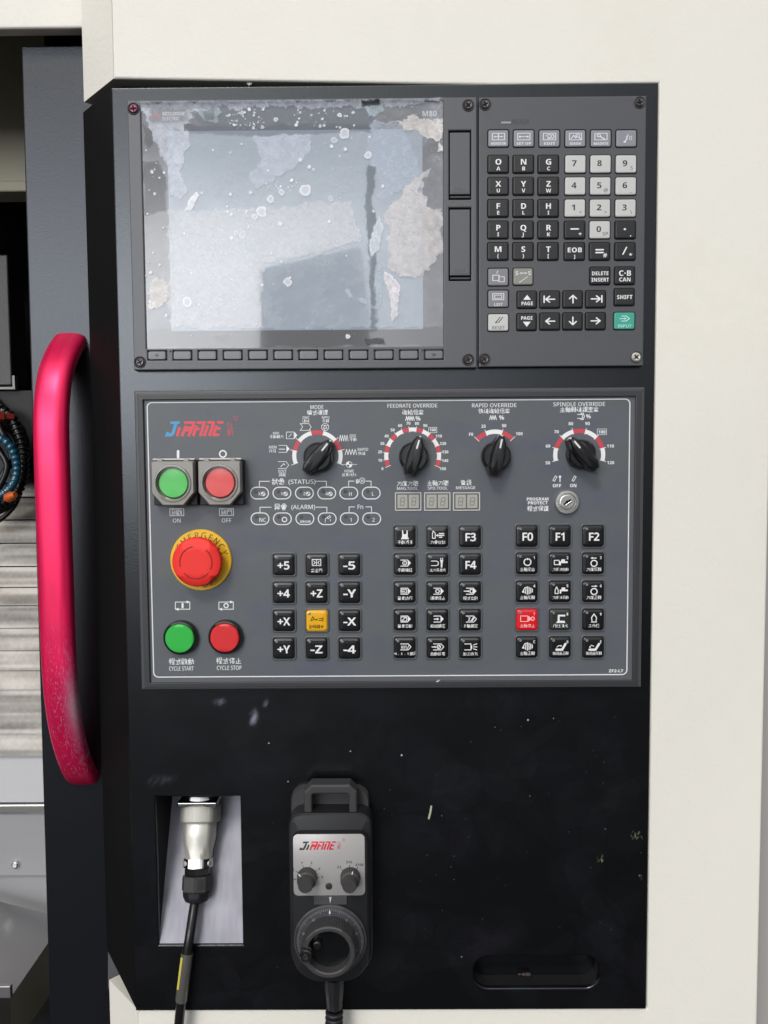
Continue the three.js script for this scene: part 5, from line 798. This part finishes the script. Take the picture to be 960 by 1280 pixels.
// ------------------------------------------------------------------ connector and its cable
{
  const con = thing('cable_connector', 'silver screw connector with black gland hanging in the pale recess', 'connector', P(248, 1050, -0.02));
  const A = P(252, 994.5, -0.030), B = P(245.4, 1128, -0.004), ax = B.clone().sub(A), L = ax.length(), dir = ax.clone().normalize();
  const qn = new THREE.Quaternion().setFromUnitVectors(V3(0, 0, 1), dir);
  const F = (py) => (py - 998) / 130 * L, mmR = (r) => r * 0.00069;
  const put = (name, prof, mat, seg = 40, crease = 0.5) => { const g = lathe(prof.map(([r, py]) => [mmR(r), F(py)]), seg, crease); g.applyQuaternion(qn); return part(name, g, mat, con, A); };
  { const g = new RoundedBoxGeometry(0.0325, 0.0325, 0.0045, 3, 0.0012); g.translate(0, 0, 0.001); const q2 = new THREE.Quaternion().setFromUnitVectors(V3(0, 0, 1), V3(0, -1, 0)); g.applyQuaternion(q2); part('mount_flange', planar(g), M.chrome, con, V3(A.x, A.y, A.z)); }
  put('socket_neck', [[20, 998], [21, 1008], [23, 1009]], M.chrome);
  const kn = put('coupling_ring', [[22, 1008], [23.6, 1009.5], [24, 1011], [24, 1028], [23, 1030], [19, 1030]], M.nickelDull);
  put('barrel', [[19, 1030], [19.6, 1032], [19.6, 1048], [18.4, 1056], [16.4, 1066], [16, 1074]], M.nickel);
  put('clamp_band', [[15.6, 1073.5], [17.4, 1074.5], [17.4, 1085], [15.6, 1086]], M.chrome);
  for (const an of [2.5, 4.2, 0.5]) { const g = lathe([[0, 0.0012], [0.002, 0.001], [0.0024, 0]], 14); g.rotateY(Math.PI / 2); g.translate(mmR(17), 0, 0); g.rotateZ(an); g.translate(0, 0, F(1080)); g.applyQuaternion(qn); part('band_screw', g, M.nickelDull, con, A); }
  put('hex_nut', [[14, 1085], [15.8, 1086.5], [15.8, 1094], [14, 1095]], M.gloss, 6, 0.2);
  put('gland_nut', [[15.5, 1095], [17.6, 1096], [17.6, 1113], [16.2, 1115]], M.rubberGrey, 8, 0.2);
  { const rib = []; for (let i = 0; i < 44; i++) { const an = i / 44 * 2 * Math.PI; if (Math.sin(an * 4) > 0.1) continue; const g = new THREE.BoxGeometry(0.0006, 0.0005, F(1111) - F(1098)); g.translate(mmR(17), 0, (F(1111) + F(1098)) / 2); g.rotateZ(an); rib.push(g); } const g = clean(rib); g.applyQuaternion(qn); part('grip_ribs', g, M.rubberGrey, con, A); }
  put('gland_dome', [[16.2, 1115], [15.8, 1120], [13, 1126], [8, 1128.5], [5, 1128.5]], M.rubber);
  const cp = [B.clone().sub(dir.clone().multiplyScalar(0.006)), P(243, 1132, -0.002), P(238, 1165, 0.008), P(233.6, 1194, 0.012), P(230, 1222, 0.014), P(226.5, 1252, 0.014), P(223.5, 1284, 0.013), P(220, 1330, 0.012)];
  const cab = part('cable', tube(cp, 0.0039, 120, 16), M.cable, con);
  const cc = new THREE.CatmullRomCurve3(cp, false, 'centripetal'), seg = (t0, t1, n = 12) => { const o = []; for (let i = 0; i <= n; i++) o.push(cc.getPointAt(t0 + (t1 - t0) * i / n)); return o; };
  const findT = (py) => { let bt = 0, bd = 9; for (let i = 0; i <= 400; i++) { const p = cc.getPointAt(i / 400), d = Math.abs(p.y - P(230, py, p.z).y); if (d < bd) { bd = d; bt = i / 400; } } return bt; };
  part('marker_sleeve', tube(seg(findT(1191), findT(1250)), 0.0048, 30, 18), M.clearTube, cab);
  { const a = seg(findT(1194), findT(1234)).map((p) => p.clone().add(V3(-0.0031, 0, 0.0024))); part('marker_label', tube(a, 0.0010, 20, 8), M.yellowTag, cab); }
}

// ------------------------------------------------------------------ handwheel pendant
{
  const pd = thing('handwheel_pendant', 'black handwheel pendant with silver dial plate hung on the cabinet front', 'pendant', P(413, 1225, ZF));
  const zA = 0.028, zB = 0.036;                       // shoulder and face depths
  const a = P(361, 1018, zA), b = P(466, 1225, zA), cx = (P(360.8, 1100, zA).x + P(466, 1100, zA).x) / 2, W = 107 * (DIST - zA) / FOCAL, H = a.y - b.y, cy = (a.y + b.y) / 2;
  const k = (z) => (DIST - z) / FOCAL;
  const outl = (d) => { const w = W - 2 * d, h = H - 2 * d, o = []; const rt = Math.max(0.001, 0.010 - d), rb = Math.max(0.001, 0.024 - d); // round top corners, rounder bottom
    const arc = (x, y, r, s) => { for (let i = 0; i <= 8; i++) { const an = (s + 90 * i / 8) * Math.PI / 180; o.push([x + r * Math.cos(an), y + r * Math.sin(an)]); } };
    arc(w / 2 - rb, -h / 2 + rb, rb, -90); arc(w / 2 - rt, h / 2 - rt, rt, 0); arc(-w / 2 + rt, h / 2 - rt, rt, 90); arc(-w / 2 + rb, -h / 2 + rb, rb, 180); return o; };
  const org = V3(cx, cy, 0);
  part('housing', rings([[outl(0), ZF + 0.004], [outl(0), zA - 0.002], [outl(0.0012), zA - 0.0004], [outl(0.0026), zA]].map(([o, z]) => [o, z]), true, 0.5), M.rubber, pd, org);
  const ib = (d) => outl(0.0022 + d).map(([x, y]) => [x * 0.985, y > 0 ? y - 0.0105 * (y / (H / 2)) : y * 0.99 - 0.0]);
  part('face_body', rings([[ib(0), zA - 0.001], [ib(0), zB - 0.0025], [ib(0.0012), zB - 0.0006], [ib(0.003), zB]], true, 0.5), M.rubber, pd, org);
  // bracket behind and carrying loop
  { const m = P(413, 1010, 0.006), o = rrect(0.062, 0.036, 0.011, 6), o2 = rrect(0.060, 0.034, 0.010, 6); part('hanger_bracket', rings([[o, ZF], [o, 0.008], [o2, 0.010]], true), M.rubberGrey, pd, V3(m.x, m.y, 0)); }
  { const z0 = 0.010, z1 = 0.024, A = P(379.5, 981.5, z1), B2 = P(446.5, 1020, z1), w = B2.x - A.x, h = A.y - B2.y + 0.006, tlx = (A.x + B2.x) / 2, tly = A.y - h / 2;
    const ch = (w2, h2, c) => [[-w2 / 2, -h2 / 2], [w2 / 2, -h2 / 2], [w2 / 2, h2 / 2 - c], [w2 / 2 - c, h2 / 2], [-w2 / 2 + c, h2 / 2], [-w2 / 2, h2 / 2 - c]];
    const inn = rrect(w - 0.0125, h - 0.0125, 0.002, 3, 0, -0.0010).reverse();
    part('carry_loop', plate(ch(w, h, 0.0055), [inn], z0, z1, 0.0016, 3), M.rubberGrey, pd, V3(tlx, tly, 0)); }
  // label plate
  { const A = P(366.3, 1042.6, zB), B2 = P(456.4, 1118.6, zB), w = B2.x - A.x, h = A.y - B2.y, [c, g] = canvas(900, Math.round(900 * h / w), '#adabaa'), X = (px, py) => { const p = P(px, py, zB); return [(p.x - A.x) / w * 900, (A.y - p.y) / h * 900 * h / w]; }, s = 900 / (w / k(zB));
    for (let i = 0; i < 900; i++) { g.fillStyle = `rgba(${rnd() < 0.5 ? '190,190,190' : '120,120,122'},0.03)`; g.fillRect(0, rnd() * c.height, 900, rr(0.5, 2)); }
    { const [x, y] = X(376, 1051.6), [x2, y2] = X(418, 1061.8); wordMark(g, x, y, x2 - x, y2 - y, '#24242c', '#c4122e'); g.strokeStyle = g.fillStyle = '#b0505c'; const [hx, hy] = X(424, 1053.6); han(g, '佳', hx, hy, 4.6 * s, 0.12); const [h2, h3] = X(424, 1058.8); han(g, '帆', h2, h3, 4.6 * s, 0.12); const [rx, ry] = X(429.6, 1050); circ(g, rx, ry, 1.9 * s, 0.5 * s); say(g, 'R', rx, ry, 2.8 * s); }
    g.strokeStyle = g.fillStyle = '#3a3a3c'; g.lineCap = 'butt';
    const mk = (ox, oy, list) => list.forEach(([t, an]) => { const A2 = an * Math.PI / 180, f = (r) => X(ox + r * Math.cos(A2), oy - r * Math.sin(A2)); line(g, 0.8 * s, f(11.5), f(15.5)); const [x, y] = f(19); say(g, t, x, y, 4.6 * s, true); });
    mk(384, 1096, [['OFF', 190], ['X', 150], ['Y', 108], ['Z', 72], ['4', 35], ['5', 2]]); mk(438, 1096, [['X1', 138], ['X10', 96], ['X100', 56]]);
    const t = canvasTex(c), o = rrect(w, h, 0.0035, 5), g2 = rings([[o, 0], [o, 0.0006], [rrect(w - 0.0006, h - 0.0006, 0.0033, 5), 0.0008]], true); uvRect(g2, w, h);
    part('dial_plate', g2, std({ map: t, roughness: 0.38, metalness: 0.25 }), pd, V3((A.x + B2.x) / 2, (A.y + B2.y) / 2, zB), 'silver printed dial plate'); }
  // selector knobs
  for (const [px, py, turn, label] of [[384, 1096, 2.35, 'axis selector knob'], [438, 1096, 1.3, 'multiplier selector knob']]) {
    const p = P(px, py, zB + 0.0008), N = 24, out = (r, d) => { const q = []; for (let i = 0; i < N * 4; i++) { const an = i / (N * 4) * 2 * Math.PI, rr2 = r - d * 0.00035 * (0.5 + 0.5 * Math.cos(an * N)); q.push([rr2 * Math.cos(an), rr2 * Math.sin(an)]); } return q; };
    const o = part('selector_knob', rings([[out(0.0076, 0), 0], [out(0.0076, 1), 0.0006], [out(0.0072, 1), 0.0065], [out(0.0058, 1), 0.0072], [out(0.0055, 1), 0.0132], [out(0.0049, 0), 0.0140]], true, 0.7), M.rubberGrey, pd, p, label);
    part('knob_mark', (() => { const g = box(-0.0003, 0.0003, 0.0058, 0.0080, 0.0064, 0.0074); g.rotateZ(turn - Math.PI / 2); return g; })(), M.white, o, p);
  }
  part('pilot_lamp', lathe([[0.0026, 0], [0.0025, 0.0006], [0.0018, 0.0010], [0, 0.0012]], 20), std({ color: lin(0.03, 0.03, 0.03), roughness: 0.35 }), pd, P(411, 1107.6, zB + 0.0008));
  // index plate above the wheel
  { const p = P(413, 1123.5, zB + 0.0004); part('index_plate', plate([[-0.0125, -0.0042], [0.0125, -0.0042], [0.0125, 0.0030], [-0.0125, 0.0030]], [], 0, 0.0008, 0.0003), M.frame, pd, p); part('index_mark', plate([[-0.0009, 0.0020], [0.0009, 0.0020], [0, -0.0030]].reverse(), [], 0, 0.0003), M.offWhite, pd, V3(p.x, p.y, p.z + 0.001)); }
  // hand wheel: graduated dial, knurled rim, ring with hollow, crank grip
  { const R = 44.5 * k(zB + 0.002), [c, g] = canvas(1024, 1024, '#36363c'); g.strokeStyle = '#a9a9a7';
    for (let i = 0; i < 100; i++) { const an = i / 100 * 2 * Math.PI, l = i % 10 ? (i % 5 ? 0.93 : 0.905) : 0.885; line(g, 3.2, [512 + 500 * l * Math.cos(an), 512 + 500 * l * Math.sin(an)], [512 + 492 * Math.cos(an), 512 + 492 * Math.sin(an)]); }
    g.fillStyle = '#8e8e8c'; for (let i = 0; i < 10; i++) { const an = i / 10 * 2 * Math.PI - Math.PI / 2; g.save(); g.translate(512 + 412 * Math.cos(an), 512 + 412 * Math.sin(an)); g.rotate(an + Math.PI / 2); say(g, String(i * 10), 0, 0, 40, false); g.restore(); }
    const p = P(413, 1173.5, zB + 0.0004), o = part('handwheel', uvRect(lathe([[R, 0], [R, 0.0022], [R - 0.0006, 0.0030], [0.020, 0.0040], [0, 0.0040]], 72), 2 * R, 2 * R), std({ map: canvasTex(c), roughness: 0.42 }), pd, p, 'black graduated handwheel with a crank grip');
    part('dial_rim', lathe([[R + 0.0002, 0], [R + 0.0016, 0.0004], [R + 0.0016, 0.0018], [R + 0.0002, 0.0024]], 72), M.rubberGrey, o, p);
    const N = 60, out = (r, d) => { const q = []; for (let i = 0; i < N * 4; i++) { const an = i / (N * 4) * 2 * Math.PI, r2 = r - d * 0.00055 * (0.5 + 0.5 * Math.cos(an * N)); q.push([r2 * Math.cos(an), r2 * Math.sin(an)]); } return q; };
    part('knurled_rim', rings([[out(0.0205, 1), 0.0038], [out(0.0200, 1), 0.0152], [out(0.0196, 0), 0.0164], [out(0.0186, 0), 0.0171], [out(0.0166, 0), 0.0171], [out(0.0158, 0), 0.0164], [out(0.0153, 0), 0.0098]], false, 0.6), M.rubberGrey, o, p);
    part('wheel_hollow', lathe([[0.0155, 0.0098], [0.0110, 0.0094], [0, 0.0094]], 48), M.paint, o, p);
    const hx = -0.0164, hy = 0.0006; // crank grip folded on the ring, lower left
    part('crank_grip', (() => { const g2 = lathe([[0.0044, 0.0115], [0.0044, 0.0170], [0.0038, 0.0180], [0.0046, 0.0192], [0.0046, 0.0214], [0.0038, 0.0225], [0, 0.0228]], 24); g2.translate(hx, hy, 0); return g2; })(), M.gloss, o, p);
    part('crank_screw', (() => { const g2 = lathe([[0.0022, 0.0224], [0.0021, 0.0234], [0.0012, 0.0236], [0.0010, 0.0230], [0, 0.0230]], 16); g2.translate(hx, hy, 0); return g2; })(), M.screwDark, o, p);
    part('crank_pivot', (() => { const g2 = lathe([[0.0030, 0.0100], [0.0030, 0.0140], [0.0022, 0.0146], [0, 0.0146]], 18); g2.translate(-0.0088, 0.0036, 0); return g2; })(), M.gloss, o, p);
    part('zero_mark', plate([[-0.0007, R - 0.0040], [0.0007, R - 0.0040], [0, R - 0.0006]], [], 0.0034, 0.0038), M.white, o, p); }
  // gland and corrugated conduit leaving the bottom
  { const p = P(418, 1228, 0.022), ax = [V3(p.x, p.y + 0.004, 0.021), P(418, 1240, 0.021), P(418, 1262, 0.02), P(417.4, 1284, 0.019), P(416, 1340, 0.016)];
    const g = lathe([[0.0074, -0.002], [0.0078, 0.004], [0.0070, 0.012], [0.0062, 0.021], [0.0064, 0.0225]], 10, 0.3); g.rotateX(Math.PI / 2); part('cable_gland', g, M.rubber, pd, V3(p.x, p.y + 0.002, 0.021));
    const cv = new THREE.CatmullRomCurve3(ax.slice(2), false, 'centripetal'), seg = [tube(ax.slice(2), 0.0052, 60, 14)]; const n = 12;
    for (let i = 0; i < n; i++) { const q = cv.getPointAt((i + 0.5) / n), t = cv.getTangentAt((i + 0.5) / n), tg = new THREE.TorusGeometry(0.0054, 0.0017, 8, 22); tg.applyQuaternion(new THREE.Quaternion().setFromUnitVectors(V3(0, 0, 1), t)); tg.rotateX(0.12 * 0); tg.translate(q.x, q.y, q.z); seg.push(tg); }
    part('conduit', clean(seg), M.rubber, pd); }
}

renderer.render(scene, camera);
